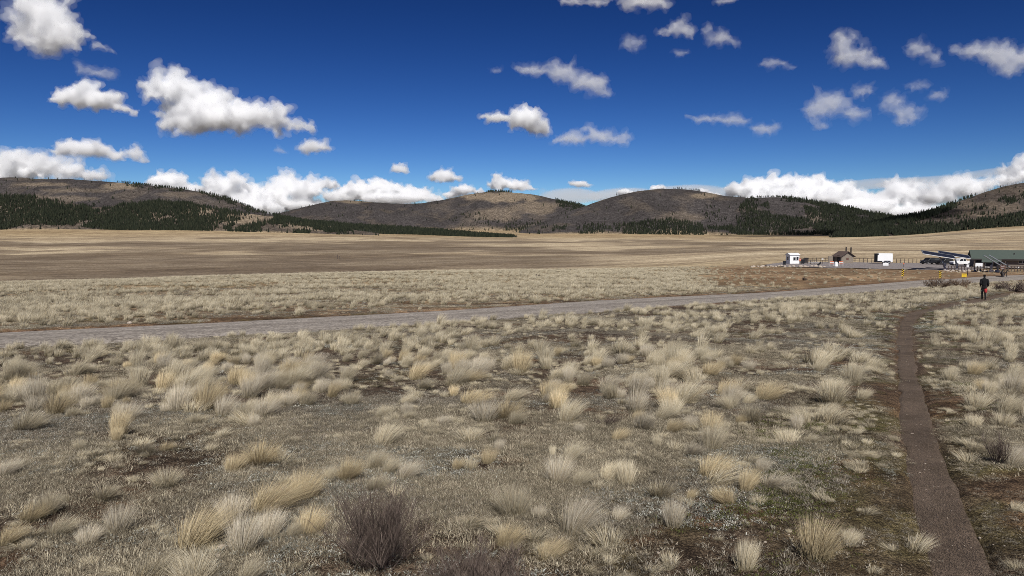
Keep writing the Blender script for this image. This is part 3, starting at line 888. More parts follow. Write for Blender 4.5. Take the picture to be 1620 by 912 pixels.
CL = [
 # puffs, base, tau, label, extra
 ([(75, 25, 48, 34), (40, 50, 28, 30), (110, 55, 34, 28), (75, 65, 42, 22), (62, -5, 30, 20)], 92, 9, 'big white cloud reaching the top edge above the long burnt hill', dict(ragged=.35)),
 ([(158, 74, 16, 8), (175, 80, 11, 4)], 92, 1.6, 'small torn wisp trailing from the big cloud at the top edge', dict(ragged=1, kids=8)),
 ([(135, 112, 20, 11), (165, 118, 26, 8), (120, 105, 10, 9)], 128, 1.5, 'thin grey wisp between two white clouds above the long hill', dict(ragged=1, kids=9)),
 ([(125, 152, 36, 22), (160, 158, 34, 20), (100, 158, 22, 16), (190, 172, 20, 8), (212, 178, 8, 6)], 184, 9, 'white oval cloud under the grey wisp', dict(ragged=.25)),
 ([(290, 145, 45, 28), (245, 142, 26, 20), (330, 160, 40, 26), (275, 185, 34, 26), (330, 192, 60, 26), (390, 185, 50, 26), (430, 190, 38, 24), (465, 198, 22, 12), (490, 202, 14, 9)], 220, 11, 'largest long white cloud floating alone in blue sky', dict(ragged=.2)),
 ([(495, 234, 24, 13), (512, 233, 14, 10)], 247, 6, 'small white puff below the tail of the largest cloud', dict(ragged=.3)),
 ([(443, 239, 13, 7)], 246, 1.6, 'tiny faint grey puff beside the small white puff', dict(ragged=.8)),
 ([(115, 233, 30, 13), (150, 238, 34, 15), (95, 240, 20, 10), (180, 246, 20, 11), (215, 245, 17, 14), (228, 260, 9, 9)], 256, 6, 'grey-topped white cloud just above the long hill', dict(ragged=.3)),
 ([(30, 262, 46, 28), (75, 265, 36, 22), (0, 270, 40, 30), (115, 272, 30, 18), (155, 280, 22, 12), (-60, 265, 50, 30)], 300, 16, 'bright white cloud bank behind the bare top of the long hill', dict(depth=26000)),
 ([(265, 290, 36, 17), (240, 296, 26, 12), (300, 300, 30, 14), (285, 283, 14, 11)], 318, 16, 'low white cloud bank rising behind the wooded hill crest', dict(depth=28000)),
 ([(350, 300, 36, 26), (390, 312, 40, 24), (335, 285, 22, 13), (375, 286, 22, 13), (410, 328, 50, 16)], 360, 14, 'billowing white cloud bank behind the falling end of the long hill', dict(depth=32000)),
 ([(450, 288, 24, 18), (480, 302, 34, 20), (430, 310, 30, 20), (405, 335, 50, 14), (515, 292, 26, 12), (470, 325, 60, 14)], 360, 14, 'white cauliflower cloud rising over the gap between two hills', dict(depth=34000)),
 ([(565, 302, 40, 15), (610, 298, 36, 14), (650, 306, 36, 14), (540, 312, 40, 14), (620, 315, 60, 12), (685, 315, 24, 9)], 335, 14, 'long white cloud bank behind the double-topped hill', dict(depth=36000)),
 ([(735, 301, 22, 9), (715, 308, 18, 8), (757, 304, 14, 7)], 318, 10, 'low white hump of cloud behind the saddle of the double-topped hill', dict(depth=36000)),
 ([(630, 267, 16, 11), (640, 270, 9, 7)], 278, 6, 'small round cloud above the long cloud bank', dict(ragged=.25, depth=22000)),
 ([(703, 279, 22, 12), (722, 283, 12, 7), (686, 283, 11, 7)], 290, 8, 'small white cloud left of the tree-topped summit', dict(ragged=.15, depth=25000)),
 ([(790, 290, 19, 14), (820, 294, 22, 11), (840, 299, 11, 6), (785, 278, 10, 5)], 304, 9, 'white cloud sitting right above the tree-topped summit', dict(ragged=.15, depth=27000)),
 ([(915, 291, 18, 7), (928, 294, 10, 4)], 298, 5, 'tiny flat cloud above the dip between the grey hills', dict(ragged=.2, depth=26000)),
 ([(828, 188, 32, 20), (790, 186, 28, 11), (850, 200, 28, 15), (765, 184, 10, 6)], 218, 8, 'bright humped cloud high above the double-topped hill', dict(ragged=.35)),
 ([(905, 220, 32, 13), (950, 216, 30, 13), (985, 217, 16, 13), (930, 204, 16, 7)], 234, 3.2, 'ragged grey cloud trailing from the bright humped cloud', dict(ragged=.6)),
 ([(845, 112, 36, 9), (890, 118, 32, 17), (930, 132, 38, 17), (950, 146, 24, 10), (880, 100, 10, 8)], 160, 2.6, 'long drifting translucent cloud in the middle of the sky', dict(ragged=.7)),
 ([(785, 112, 13, 7)], 120, .9, 'faint scrap of vapour beside the long translucent cloud', dict(ragged=1)),
 ([(905, 3, 26, 7), (945, 3, 26, 7)], 14, 2.2, 'thin grey cloud scrap cut by the top edge of the sky', dict(ragged=.8)),
 ([(1000, 8, 28, 14), (1040, 5, 26, 11), (1030, -6, 34, 8)], 24, 3.2, 'pale cloud cut by the top edge beside a thin scrap', dict(ragged=.7)),
 ([(1078, 45, 22, 17), (1092, 53, 12, 11), (1052, 52, 18, 6)], 64, 3.5, 'small bright puff under the pale cloud at the top edge', dict(ragged=.6)),
 ([(997, 72, 18, 16), (1008, 62, 11, 10)], 91, 1.9, 'small torn cloud with a ragged lower edge', dict(ragged=.8)),
 ([(1140, 58, 25, 15), (1158, 66, 16, 11), (1122, 48, 12, 9)], 78, 2.2, 'loose grey cloud near the small bright puff', dict(ragged=.75)),
 ([(1078, 85, 15, 6)], 92, 1.0, 'faint small scrap under the small bright puff', dict(ragged=1)),
 ([(1148, 1, 24, 6)], 12, 2.0, 'flat white sliver of cloud cut by the top edge', dict(ragged=.6)),
 ([(1120, 188, 32, 7), (1160, 192, 30, 11), (1205, 205, 28, 10), (1088, 186, 10, 6)], 220, 1.4, 'long faint wisp low over the broad grey hill', dict(ragged=.9)),
 ([(1330, 72, 24, 20), (1350, 90, 38, 17), (1385, 96, 28, 11)], 110, 3.8, 'tilted white cloud at the start of the scattered group', dict(ragged=.6)),
 ([(1455, 78, 24, 17), (1475, 90, 18, 11)], 104, 2.6, 'squarish grey cloud between two larger ones', dict(ragged=.7)),
 ([(1545, 78, 28, 17), (1585, 88, 34, 20), (1620, 95, 34, 18), (1595, 112, 18, 12), (1510, 80, 10, 10)], 124, 3.4, 'wide pale cloud running off the side edge of the sky', dict(ragged=.6)),
 ([(1310, 165, 30, 20), (1290, 178, 20, 16), (1300, 198, 18, 8), (1350, 180, 28, 10)], 206, 2.6, 'large broken grey cloud over the lower end of the broad hill', dict(ragged=.75)),
 ([(1367, 146, 20, 13)], 160, 2.6, 'small round grey cloud inside the scattered group', dict(ragged=.6)),
 ([(1415, 160, 22, 18), (1435, 180, 26, 18), (1430, 195, 20, 9)], 206, 2.8, 'leaning ragged cloud lowest in the scattered group', dict(ragged=.75)),
 ([(1485, 152, 16, 13), (1455, 138, 22, 8)], 170, 1.3, 'faint brownish wisp beside the leaning ragged cloud', dict(ragged=.9)),
 ([(1225, 100, 28, 7), (1250, 108, 12, 5)], 114, .8, 'barely visible haze scrap before the scattered group', dict(ragged=1)),
 ([(1180, 300, 40, 17), (1220, 296, 40, 18), (1260, 298, 40, 20), (1300, 300, 40, 20), (1335, 308, 36, 22), (1240, 318, 90, 20), (1340, 330, 80, 18), (1200, 288, 20, 9), (1240, 285, 20, 9), (1285, 287, 22, 10)], 345, 18, 'brilliant white cauliflower cloud bank above the broad hill', dict(depth=30000)),
 ([(1420, 305, 36, 20), (1390, 320, 40, 18), (1450, 315, 40, 18), (1415, 292, 22, 11), (1430, 338, 60, 14)], 362, 12, 'blue-grey cloud bank in the notch between the hills', dict(depth=33000)),
 ([(1500, 297, 36, 18), (1535, 300, 36, 18), (1480, 312, 40, 18), (1515, 284, 24, 9), (1560, 292, 26, 12)], 340, 8, 'dull grey cloud bank behind the steep hill', dict(depth=27000)),
 ([(1612, 275, 26, 20), (1625, 260, 18, 16), (1590, 285, 22, 10), (1660, 265, 40, 24)], 310, 14, 'white cloud climbing at the side edge above the steep hill', dict(depth=27000)),
 ([(985, 304, 15, 6), (1040, 299, 16, 7), (1010, 308, 40, 6)], 320, 12, 'sunlit cloud bump peeping over the broad hill top', dict(depth=38000)),
 ([(1108, 304, 16, 6), (1130, 309, 14, 5)], 320, 12, 'second sunlit cloud bump beyond the broad hill shoulder', dict(depth=38000)),
 ([(900, 312, 60, 16), (990, 308, 70, 15), (1080, 306, 70, 15), (1160, 306, 50, 14), (840, 318, 40, 10)], 335, .4, 'flat pale veil of stratus low behind the grey hills', dict(depth=60000, kids=4, vox=4, billow=.3, thick=2.0)),
 ([(1380, 292, 70, 9), (1470, 287, 70, 9), (1550, 278, 70, 7)], 325, .2, 'thin pale veil above the white bank near the notch', dict(depth=60000, kids=4, vox=4, billow=.3, thick=2.0)),
]
for i, (pf, bs, tau, lab, kw) in enumerate(CL):
    cloud(pf, bs, tau, lab, 900 + i, group='clouds in the blue sky', **kw)
# unseen cloud above the top edge, placed to shade the notch between the hills
_s = np.array([math.sin(SUN_AZ) * math.cos(SUN_ELEV), math.cos(SUN_AZ) * math.cos(SUN_ELEV), math.sin(SUN_ELEV)])
_t = np.array([1290.0, 2850.0, -5.0]) + _s * (1500 / _s[2])
_o = cloud([(1330, 203, 30, 9), (1360, 206, 22, 7), (1300, 206, 20, 7)], 215, 4, 'unseen cloud overhead placed to shade the wooded notch between the hills', 990, group='clouds in the blue sky', vox=3, thick=1.0)
_o.location = _t

# ------------------------------------------------------------------ conifers and dead timber on the hills
def conifer_mesh(seed, tiers=5, sides=7):
    """unit-height conifer: trunk and ragged whorls of drooping boughs"""
    rng = np.random.default_rng(seed)
    V, F, mi = [], [], []
    b = 0
    for k in range(5):
        a = 2 * math.pi * k / 5; V.append((.018 * math.cos(a), .018 * math.sin(a), -.02))
    V.append((0, 0, .55))
    for k in range(5): F.append((k, (k + 1) % 5, 5)); mi.append(1)
    z0 = rng.uniform(.06, .16)
    lean = rng.normal(0, .012, 2)
    for t in range(tiers):
        f = t / tiers
        zl = z0 + (1 - z0) * f; zt = min(1.0, zl + (1 - z0) * rng.uniform(.30, .42)); r = (.19 * (1 - f) ** .8 + .025) * rng.uniform(.85, 1.15)
        b = len(V)
        for k in range(sides):
            a = 2 * math.pi * (k + rng.uniform(-.25, .25)) / sides + t
            q = r * rng.uniform(.6, 1.2)
            V.append((q * math.cos(a) + lean[0] * t, q * math.sin(a) + lean[1] * t, zl + rng.uniform(-.03, .03)))
        V.append((lean[0] * t, lean[1] * t, zt)); V.append((lean[0] * t, lean[1] * t, zl + .05))
        for k in range(sides):
            F.append((b + k, b + (k + 1) % sides, b + sides)); mi.append(0)
            F.append((b + (k + 1) % sides, b + k, b + sides + 1)); mi.append(0)
    me = mesh_np('conifer', V, [list(f) for f in F], M_CONIFER)
    me.materials.append(M_BARK)
    me.polygons.foreach_set('material_index', np.array(mi, np.int32))
    return me

def snag_mesh(seed):
    rng = np.random.default_rng(seed)
    m = MB(); l = rng.normal(0, .03, 2)
    m.tube([(0, 0, -.03), (l[0] * .5, l[1] * .5, .5), (l[0], l[1], 1)], [.028, .020, .006], 4)
    for k in range(4):
        a = rng.uniform(0, 6.28); z = rng.uniform(.35, .85)
        m.tube([(0, 0, z), (.09 * math.cos(a), .09 * math.sin(a), z + .03)], [.008, .003], 3)
    return mesh_np('snag', m.v, [list(f) for f in m.f], M_SNAG)

C_CON = bpy.data.collections.new('conifer_kinds'); C_SNAG = bpy.data.collections.new('snag_kinds')
CON = [conifer_mesh(50 + i, 5 + i % 2) for i in range(8)]
for i, m_ in enumerate(CON): proto('conifer_%02d' % i, m_, C_CON)
for i in range(5): proto('snag_%02d' % i, snag_mesh(80 + i), C_SNAG)

WOODS = {   # (polygon as seen, share of ground kept, clumping noise threshold)
 'left_front': [([(-30, 303), (20, 306), (60, 311), (100, 326), (135, 326), (160, 345), (150, 356), (90, 358), (40, 356), (10, 364), (-30, 366)], .95, .30),
                ([(-30, 296), (90, 306), (150, 318), (200, 326), (150, 334), (60, 318), (-30, 310)], .35, .52),
                ([(95, 356), (120, 345), (150, 334), (205, 322), (262, 312), (300, 318), (318, 335), (315, 345), (340, 366), (250, 370), (180, 366)], 1.0, .28),
                ([(300, 322), (420, 338), (490, 350), (560, 366), (500, 371), (420, 368), (320, 370)], .6, .44)],
 'left': [([(425, 334), (480, 342), (560, 348), (640, 355), (720, 362), (825, 380), (720, 382), (600, 378), (500, 372), (450, 362)], 1.0, .22),
          ([(300, 300), (350, 307), (385, 318), (405, 330), (430, 342), (400, 345), (370, 325), (330, 312)], .6, .42),
          ([(195, 288), (300, 299), (300, 306), (200, 296)], .7, .45)],
 'mid': [([(878, 313), (905, 316), (930, 322), (945, 332), (905, 336), (880, 326)], .9, .30),
         ([(770, 296), (812, 296), (812, 305), (770, 305)], 1.0, .0),
         ([(800, 355), (1000, 352), (1000, 372), (800, 372)], .35, .48),
         ([(700, 330), (800, 345), (860, 350), (840, 366), (720, 366)], .12, .55)],
 'centre_right': [([(985, 356), (1030, 350), (1060, 347), (1110, 356), (1120, 374), (1080, 378), (1010, 376), (985, 370)], 1.0, .25),
                  ([(930, 356), (990, 354), (990, 370), (850, 372), (850, 362)], .45, .46),
                  ([(1105, 360), (1175, 358), (1175, 374), (1105, 376)], .8, .35),
                  ([(1172, 316), (1190, 314), (1216, 322), (1220, 350), (1180, 350), (1168, 340)], .75, .38),
                  ([(1110, 335), (1170, 335), (1175, 350), (1120, 352)], .15, .5),
                  ([(1165, 344), (1230, 342), (1300, 350), (1310, 378), (1170, 378)], .95, .34),
                  ([(1240, 308), (1300, 314), (1360, 326), (1430, 342), (1430, 352), (1350, 345), (1280, 328), (1235, 318)], .95, .28),
                  ([(1270, 326), (1330, 335), (1430, 350), (1440, 384), (1290, 384), (1280, 350)], 1.0, .28)],
 'right': [([(1340, 352), (1420, 340), (1425, 352), (1390, 366), (1420, 384), (1310, 384)], 1.0, .2),
           ([(1410, 345), (1450, 335), (1490, 322), (1530, 306), (1540, 314), (1500, 335), (1450, 352), (1430, 362)], .75, .36),
           ([(1390, 362), (1460, 356), (1540, 350), (1640, 336), (1640, 358), (1560, 364), (1500, 371), (1430, 381)], .8, .38),
           ([(1578, 318), (1640, 300), (1640, 312), (1590, 326)], .6, .42),
           ([(1540, 330), (1580, 326), (1575, 342), (1535, 340)], .3, .5)],
}
WOOD_LABEL = {'left_front': 'dark conifer wood covering the low foothill', 'left': 'dark tongue of conifer wood running out onto the plain', 'mid': 'dark conifers on the double-topped hill',
              'centre_right': 'dark conifer groves on the broad burnt hill', 'right': 'dark conifer wood at the foot of the steep hill'}
EDGE_LABEL = {'left_front': 'dark conifer standing apart below the wood on the low foothill', 'left': 'dark conifer at the edge of the wood tongue on the plain', 'mid': 'small dark conifer standing apart on the double-topped hill',
              'centre_right': 'dark conifer standing apart near the groves on the broad hill', 'right': 'dark conifer standing apart on the steep hill'}
SNAG_N = {'left': 5200, 'left_front': 1500, 'mid': 4200, 'centre_right': 5200, 'right': 3000}
snag_pts = []
for key, polys in WOODS.items():
    sample, crest = HILLS[key]
    rng = np.random.default_rng(len(key) * 17 + 3)
    p, qx, qr, tt = sample(60000, rng)
    keep = np.zeros(len(p)); singles = np.zeros(len(p), bool)
    cl = fbm2(p[:, 0] / 75, p[:, 1] / 110, 77, 3)
    for poly, dens, thr in polys:
        inside = in_poly(qx, qr, poly)
        keep = np.where(inside, np.maximum(keep, dens * sstep(thr - .04, thr + .06, cl)), keep)
    loose = sstep(.60, .75, cl) * 0.035 + .004
    pick = rng.random(len(p))
    forest = pick < keep * .62 + .012 * sstep(.5, .7, cl)
    single = (~forest) & (pick < loose) & (keep < .2) & (qx > 0) & (qx < 1620)
    fp = p[forest]
    n = len(fp)
    h = rng.uniform(7, 19, n) * rng.uniform(.85, 1.15, n); w = h * rng.uniform(.65, 1.05, n)
    scatter('forest', fp, rng.random(n) * 6.28, np.stack([w, w, h], 1), rng.integers(0, 8, n), C_CON, WOOD_LABEL[key])
    sp = p[single]; rng.shuffle(sp)
    for q in sp[:52]:
        hh = rng.uniform(10, 18); o = link('conifer_tree', CON[int(rng.integers(0, 8))], None, q)
        ww = hh * rng.uniform(.95, 1.3); o.scale = (ww, ww, hh); o.rotation_euler[2] = rng.random() * 6.28
        tag(o, EDGE_LABEL[key], 'tree', 'lone conifers, ' + {'left_front': 'low foothill', 'left': 'wood tongue', 'mid': 'double-topped hill', 'centre_right': 'broad hill', 'right': 'steep hill'}[key])
    p, qx, qr, tt = sample(SNAG_N[key], rng)
    snag_pts.append(p[tt > .12])
rng = np.random.default_rng(5)
snag_pts.append(HILLS['left'][1](130, rng, 0, 205)); snag_pts.append(HILLS['left'][1](40, rng, 300, 430))
snag_pts.append(HILLS['right'][1](150, rng, 1510, 1625)); snag_pts.append(HILLS['centre_right'][1](70, rng, 930, 1010)); snag_pts.append(HILLS['mid'][1](60, rng, 690, 770))
sp = np.concatenate(snag_pts); n = len(sp)
h = rng.uniform(6, 14, n)
scatter('dead_timber', sp, rng.random(n) * 6.28, np.stack([h * .8, h * .8, h], 1), rng.integers(0, 5, n), C_SNAG, 'silver dead standing timber all over the burnt hills')
# conifers along the crests
cr = np.concatenate([HILLS['left'][1](90, rng, 190, 300), HILLS['left'][1](60, rng, 340, 430), HILLS['mid'][1](60, rng, 772, 808), HILLS['centre_right'][1](30, rng, 1060, 1110), HILLS['centre_right'][1](40, rng, 1195, 1250), HILLS['right'][1](80, rng, 1415, 1540)])
n = len(cr); h = rng.uniform(7, 15, n)
scatter('forest', cr, rng.random(n) * 6.28, np.stack([h, h, h], 1), rng.integers(0, 8, n), C_CON, 'thin rows of dark conifers along the hill crests')

# ------------------------------------------------------------------ bunchgrass
STRAWS = np.array([(0.74, 0.64, 0.45), (0.66, 0.56, 0.385), (0.82, 0.735, 0.56), (0.55, 0.45, 0.29), (0.57, 0.515, 0.39), (0.72, 0.645, 0.49)])
def blades(rng, n, height, rad, spread, width, lean=(0, 0), segs=3, tones=STRAWS, root_tone=(0.13, 0.105, 0.058), droop=.25, flat=0.0, even=0.0):  # default root colour: olive base, deepened to stand in for self-shadow
    """n tapering blades fanning from a small crown; returns verts, faces, tones"""
    a = rng.random(n) * 2 * math.pi; q = np.sqrt(rng.random(n))
    rx, ry = rad * q * np.cos(a), rad * q * np.sin(a)
    out = spread * (q * .8 + .2 * rng.random(n)) * rng.uniform(.6, 1.3, n)
    a2 = a + rng.normal(0, .5, n)
    L = height * rng.uniform(.55 + .28 * even, 1.1, n) * (1 - .25 * q * q)
    dx = out * np.cos(a2) + lean[0] * rng.uniform(.5, 1.4, n); dy = out * np.sin(a2) + lean[1]
    tone = tones[rng.integers(0, len(tones), n)] * rng.uniform(.6, 1.2, (n, 1))
    wa = rng.random(n) * math.pi
    V = []; C = []; k = segs
    for s in range(k + 1):
        t = s / k
        x = rx + dx * L * (t * .6 + t * t * .7); y = ry + dy * L * (t * .6 + t * t * .7)
        z = L * (t - droop * (dx * dx + dy * dy) * t * t) * (1 - flat)
        w = width * (1 - t * .75) * .5
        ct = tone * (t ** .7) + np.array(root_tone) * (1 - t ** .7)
        if s < k:
            V.append(np.stack([x - w * np.cos(wa), y - w * np.sin(wa), z], 1)); V.append(np.stack([x + w * np.cos(wa), y + w * np.sin(wa), z], 1)); C += [ct, ct]
        else:
            V.append(np.stack([x, y, z], 1)); C.append(ct)
    m = 2 * k + 1
    V = np.stack(V, 1).reshape(-1, 3); C = np.stack(C, 1).reshape(-1, 3)
    base = np.arange(n)[:, None] * m
    F = []
    for s in range(k - 1):
        F += [base + np.array([2 * s, 2 * s + 1, 2 * s + 3]), base + np.array([2 * s, 2 * s + 3, 2 * s + 2])]
    F.append(base + np.array([2 * k - 2, 2 * k - 1, 2 * k]))
    return V, np.concatenate(F), C

def blade_mesh(name, parts, mat):
    V, F, C, n = [], [], [], 0
    for v, f, c in parts: V.append(v); F.append(f + n); C.append(c); n += len(v)
    me = mesh_np(name, np.concatenate(V), np.concatenate(F), mat, False); col_attr(me, 'tone', np.concatenate(C))
    return me

C_TUS = bpy.data.collections.new('tussock_kinds'); C_MID = bpy.data.collections.new('tussock_mid_kinds'); C_FAR = bpy.data.collections.new('tussock_far_kinds')
TUS = []
for i in range(12):
    rng = np.random.default_rng(300 + i)
    ln = (rng.uniform(.05, .85), rng.normal(0, .15))
    st = STRAWS * rng.uniform(.86, 1.08) * (np.array([1.06, .99, .86]) if i % 4 == 1 else np.array([.97, .98, 1.05]) if i % 4 == 3 else 1)
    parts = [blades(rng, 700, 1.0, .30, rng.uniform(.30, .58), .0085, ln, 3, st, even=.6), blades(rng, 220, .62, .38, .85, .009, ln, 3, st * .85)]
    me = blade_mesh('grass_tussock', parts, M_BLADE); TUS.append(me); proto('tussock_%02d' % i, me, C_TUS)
for i in range(8):
    rng = np.random.default_rng(400 + i)
    ln = (rng.uniform(.2, .7), rng.normal(0, .1)); st = STRAWS * rng.uniform(.74, 1.06)
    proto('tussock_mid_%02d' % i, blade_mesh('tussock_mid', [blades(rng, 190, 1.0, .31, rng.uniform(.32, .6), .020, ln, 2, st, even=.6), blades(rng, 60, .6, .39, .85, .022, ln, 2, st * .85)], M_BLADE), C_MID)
for i in range(6):
    rng = np.random.default_rng(500 + i)
    ln = (rng.uniform(.1, .5), rng.normal(0, .1)); st = STRAWS * rng.uniform(.76, 1.04)
    proto('tussock_far_%02d' % i, blade_mesh('tussock_far', [blades(rng, 60, 1.0, .36, rng.uniform(.4, .7), .055, ln, 1, st, even=.5)], M_BLADE), C_FAR)

def frus(n, rmin, rmax, rng, pxm=40):
    """random ground points inside the view, even per square metre"""
    lim = math.atan((810 + pxm) / FPX)
    a = rng.uniform(-lim, lim, n); r = np.sqrt(rng.uniform(rmin ** 2, rmax ** 2, n))
    return r * np.sin(a), r * np.cos(a)

# the ones that can be told apart: base column, base row, width, height as seen
NAMED = [(41, 680, 55, 36), (106, 630, 48, 30), (38, 637, 40, 28), (152, 640, 22, 18), (200, 665, 45, 30), (184, 698, 20, 26), (113, 660, 25, 22), (126, 711, 20, 20), (229, 716, 38, 22), (262, 712, 22, 16),
 (416, 657, 46, 28), (369, 745, 38, 30), (412, 733, 62, 44), (263, 768, 55, 30), (75, 812, 45, 44), (164, 790, 45, 34), (92, 845, 45, 38), (187, 843, 50, 52), (305, 868, 75, 72), (368, 822, 60, 48), (420, 810, 80, 58),
 (478, 790, 60, 50), (385, 872, 65, 66), (425, 850, 50, 50), (489, 845, 50, 48), (462, 850, 30, 34), (238, 918, 70, 58), (305, 928, 75, 58), (388, 922, 40, 50), (41, 868, 20, 24), (12, 860, 40, 38), (8, 752, 30, 28), (525, 757, 28, 24),
 (745, 640, 50, 27), (765, 665, 52, 34), (800, 661, 50, 34), (808, 633, 38, 22), (900, 731, 32, 38), (606, 703, 46, 36), (645, 662, 20, 16), (698, 672, 25, 16), (550, 758, 46, 44), (593, 740, 38, 36), (613, 748, 30, 28), (641, 757, 38, 34), (594, 774, 46, 28),
 (788, 713, 20, 22), (722, 742, 20, 22), (962, 758, 46, 30), (811, 816, 64, 54), (907, 846, 64, 68), (801, 862, 46, 42), (976, 825, 26, 28), (917, 684, 18, 14), (852, 820, 26, 22), (866, 882, 50, 28), (873, 723, 12, 22),
 (1044, 785, 56, 36), (1124, 753, 54, 38), (1122, 704, 36, 30), (1148, 796, 40, 34), (1064, 832, 40, 46), (1090, 790, 18, 22), (1179, 776, 32, 44), (1222, 770, 50, 28), (1205, 745, 28, 24), (1244, 702, 44, 22), (1279, 700, 25, 18), (1261, 680, 22, 28),
 (1290, 882, 74, 74), (1342, 862, 30, 28), (1179, 900, 42, 48), (1544, 645, 44, 27), (1596, 630, 40, 25), (1540, 676, 30, 22), (1587, 674, 36, 24), (1363, 631, 26, 20), (640, 640, 26, 20), (670, 615, 30, 22), (555, 640, 34, 24), (500, 590, 30, 22), (735, 605, 44, 24), (880, 600, 40, 24), (1000, 610, 44, 28), (1060, 600, 50, 34), (1095, 605, 36, 26), (960, 615, 36, 26), (1210, 632, 46, 30), (1310, 618, 40, 22), (1180, 640, 22, 22)]
SPECIAL = {(907, 846): 'tall pale fan-shaped bunchgrass tussock in the open beside a lower one', (1290, 882): 'largest grey bunchgrass tussock near the bend of the dirt path', (811, 816): 'broad golden tussock just behind the dark twiggy patch',
 (801, 862): 'squat upright tussock touching the low dark twiggy patch', (606, 703): 'single orange-tinted round tussock above a cluster of five', (900, 731): 'narrow upright tussock standing alone in short turf', (416, 657): 'flat wide olive tussock alone on bare turf',
 (369, 745): 'smaller rounded half of a pair of swept tussocks', (412, 733): 'larger windswept half of a pair of tussocks', (305, 868): 'big bristling tussock beside the tan stone', (385, 872): 'shaggy tussock just right of the tan stone',
 (420, 810): 'long windswept tussock combed over its neighbours', (478, 790): 'topmost tussock of the long windswept clump', (187, 843): 'leaning tussock alone with dark shadow at its foot', (1124, 753): 'neat bright rounded tussock in short turf',
 (1044, 785): 'wide pale tussock in short turf with smaller tuft beside it', (1122, 704): 'dull brown rounded tussock above the neat bright one', (765, 665): 'front half of a pale double tussock', (800, 661): 'back half of a pale double tussock',
 (745, 640): 'pale tussock just behind the double tussock', (962, 758): 'low wide brownish tussock in dark turf', (866, 882): 'low spreading tussock next to the low dark twiggy patch', (1179, 900): 'upright olive tussock at the bottom of the turf',
 (1148, 796): 'round pale tussock below the neat bright one', (1064, 832): 'silvery upright tussock below the wide pale tussock', (41, 680): 'swept pale tussock with a small one at its side', (263, 768): 'low sprawling grey tussock left of the swept pair',
 (1544, 645): 'bright round tussock across the path, first of its row', (238, 918): 'bristling tussock cut by the bottom edge', (305, 928): 'wide tussock cut by the bottom edge below the tan stone',
 (550, 758): 'pale tussock at the side of the cluster behind the tall dark shrub', (593, 740): 'rear tussock of the cluster behind the tall dark shrub', (641, 757): 'golden tussock of the cluster behind the tall dark shrub', (594, 774): 'front tussock of the cluster just above the tall dark shrub'}
occ = []
rng = np.random.default_rng(33)
n_ind = 0
def put_tussock(x, y, w, h, label, group):
    global n_ind
    o = link('grass_tussock', TUS[int(rng.integers(0, 12))], None, (x, y, gz(x, y) - .01))
    o.scale = (w / 1.12, w / 1.12, h / .95); o.rotation_euler[2] = rng.normal(0, .5) + (0 if x < 0 else rng.uniform(-1.5, 1.5))
    tag(o, label, 'grass tussock', group); n_ind += 1
ZONES = [(lambda px, row: px > 1470, 'pale bunchgrass tussock on the far side of the dirt path', 'tussocks beyond the footpath'),
         (lambda px, row: row > 700, 'bunchgrass tussock scattered in the short turf near the bottom', 'tussocks scattered in the near turf'),
         (lambda px, row: px < 540, 'windswept pale tussock in the crowded field under the left stretch of road', 'tussocks in the crowded field, left'),
         (lambda px, row: px < 1000, 'pale tussock in the crowded field below the middle of the road', 'tussocks in the crowded field, middle'),
         (lambda px, row: True, 'pale tussock in the field between the road and the dirt path', 'tussocks between road and path')]
def zone_of(px, row):
    for f, l, g_ in ZONES:
        if f(px, row): return l, g_
for (px, row, w, h) in NAMED:
    x, y = cast(px, row, lambda a, b: g_base(a, b) + g_rough(a, b)); k = y / FPX
    l, g_ = zone_of(px, row)
    put_tussock(x, y, w * k * 1.05, h * k * 1.08, SPECIAL.get((px, row), l), g_)
    occ.append((x, y, w * k))
OC = np.array(occ)

def tussock_density(x, y, px, row, rd, pd):
    r = np.hypot(x, y)
    clump = fbm2(x / 1.9, y / 1.9, 91, 3)
    d = 0.65 + (3.1 - 1.0 * sstep(500, 1050, px)) * sstep(6.5, 11, r)
    edge = np.interp(px, [p[0] for p in road_near], [p[1] for p in road_near])
    d = d + 2.6 * (1 - sstep(6, 50, row - edge)) * sstep(1500, 1200, px)             # crowded strip under the road
    d = d * (.12 + sstep(.40, .58, clump) * 1.5)
    d = np.where((px > 1120) & (px < 1440) & (row > 490) & (row < 560), d * .55, d)
    far = row < np.interp(px, [p[0] for p in road_far], [p[1] for p in road_far])
    dfar = (4.2 * sstep(.36, .56, fbm2(x / 6.5, y / 4.0, 95, 3)) + .7) * (.35 + .65 * sstep(1.5, 7, rd))
    dfar = dfar * (1 - .93 * sstep(1030, 1160, px) * sstep(62, 80, r)) * (1 - .6 * sstep(105, 150, r))
    d = np.where(far, dfar, d)
    d = d + 1.3 * ((px > 1380) & (row < 490) & (row > 455) & (~far)) * sstep(.3, .5, clump)
    d = d * sstep(.15, .9, rd) * sstep(.12, .75 + .5 * clump, pd)
    return np.maximum(d, 0)

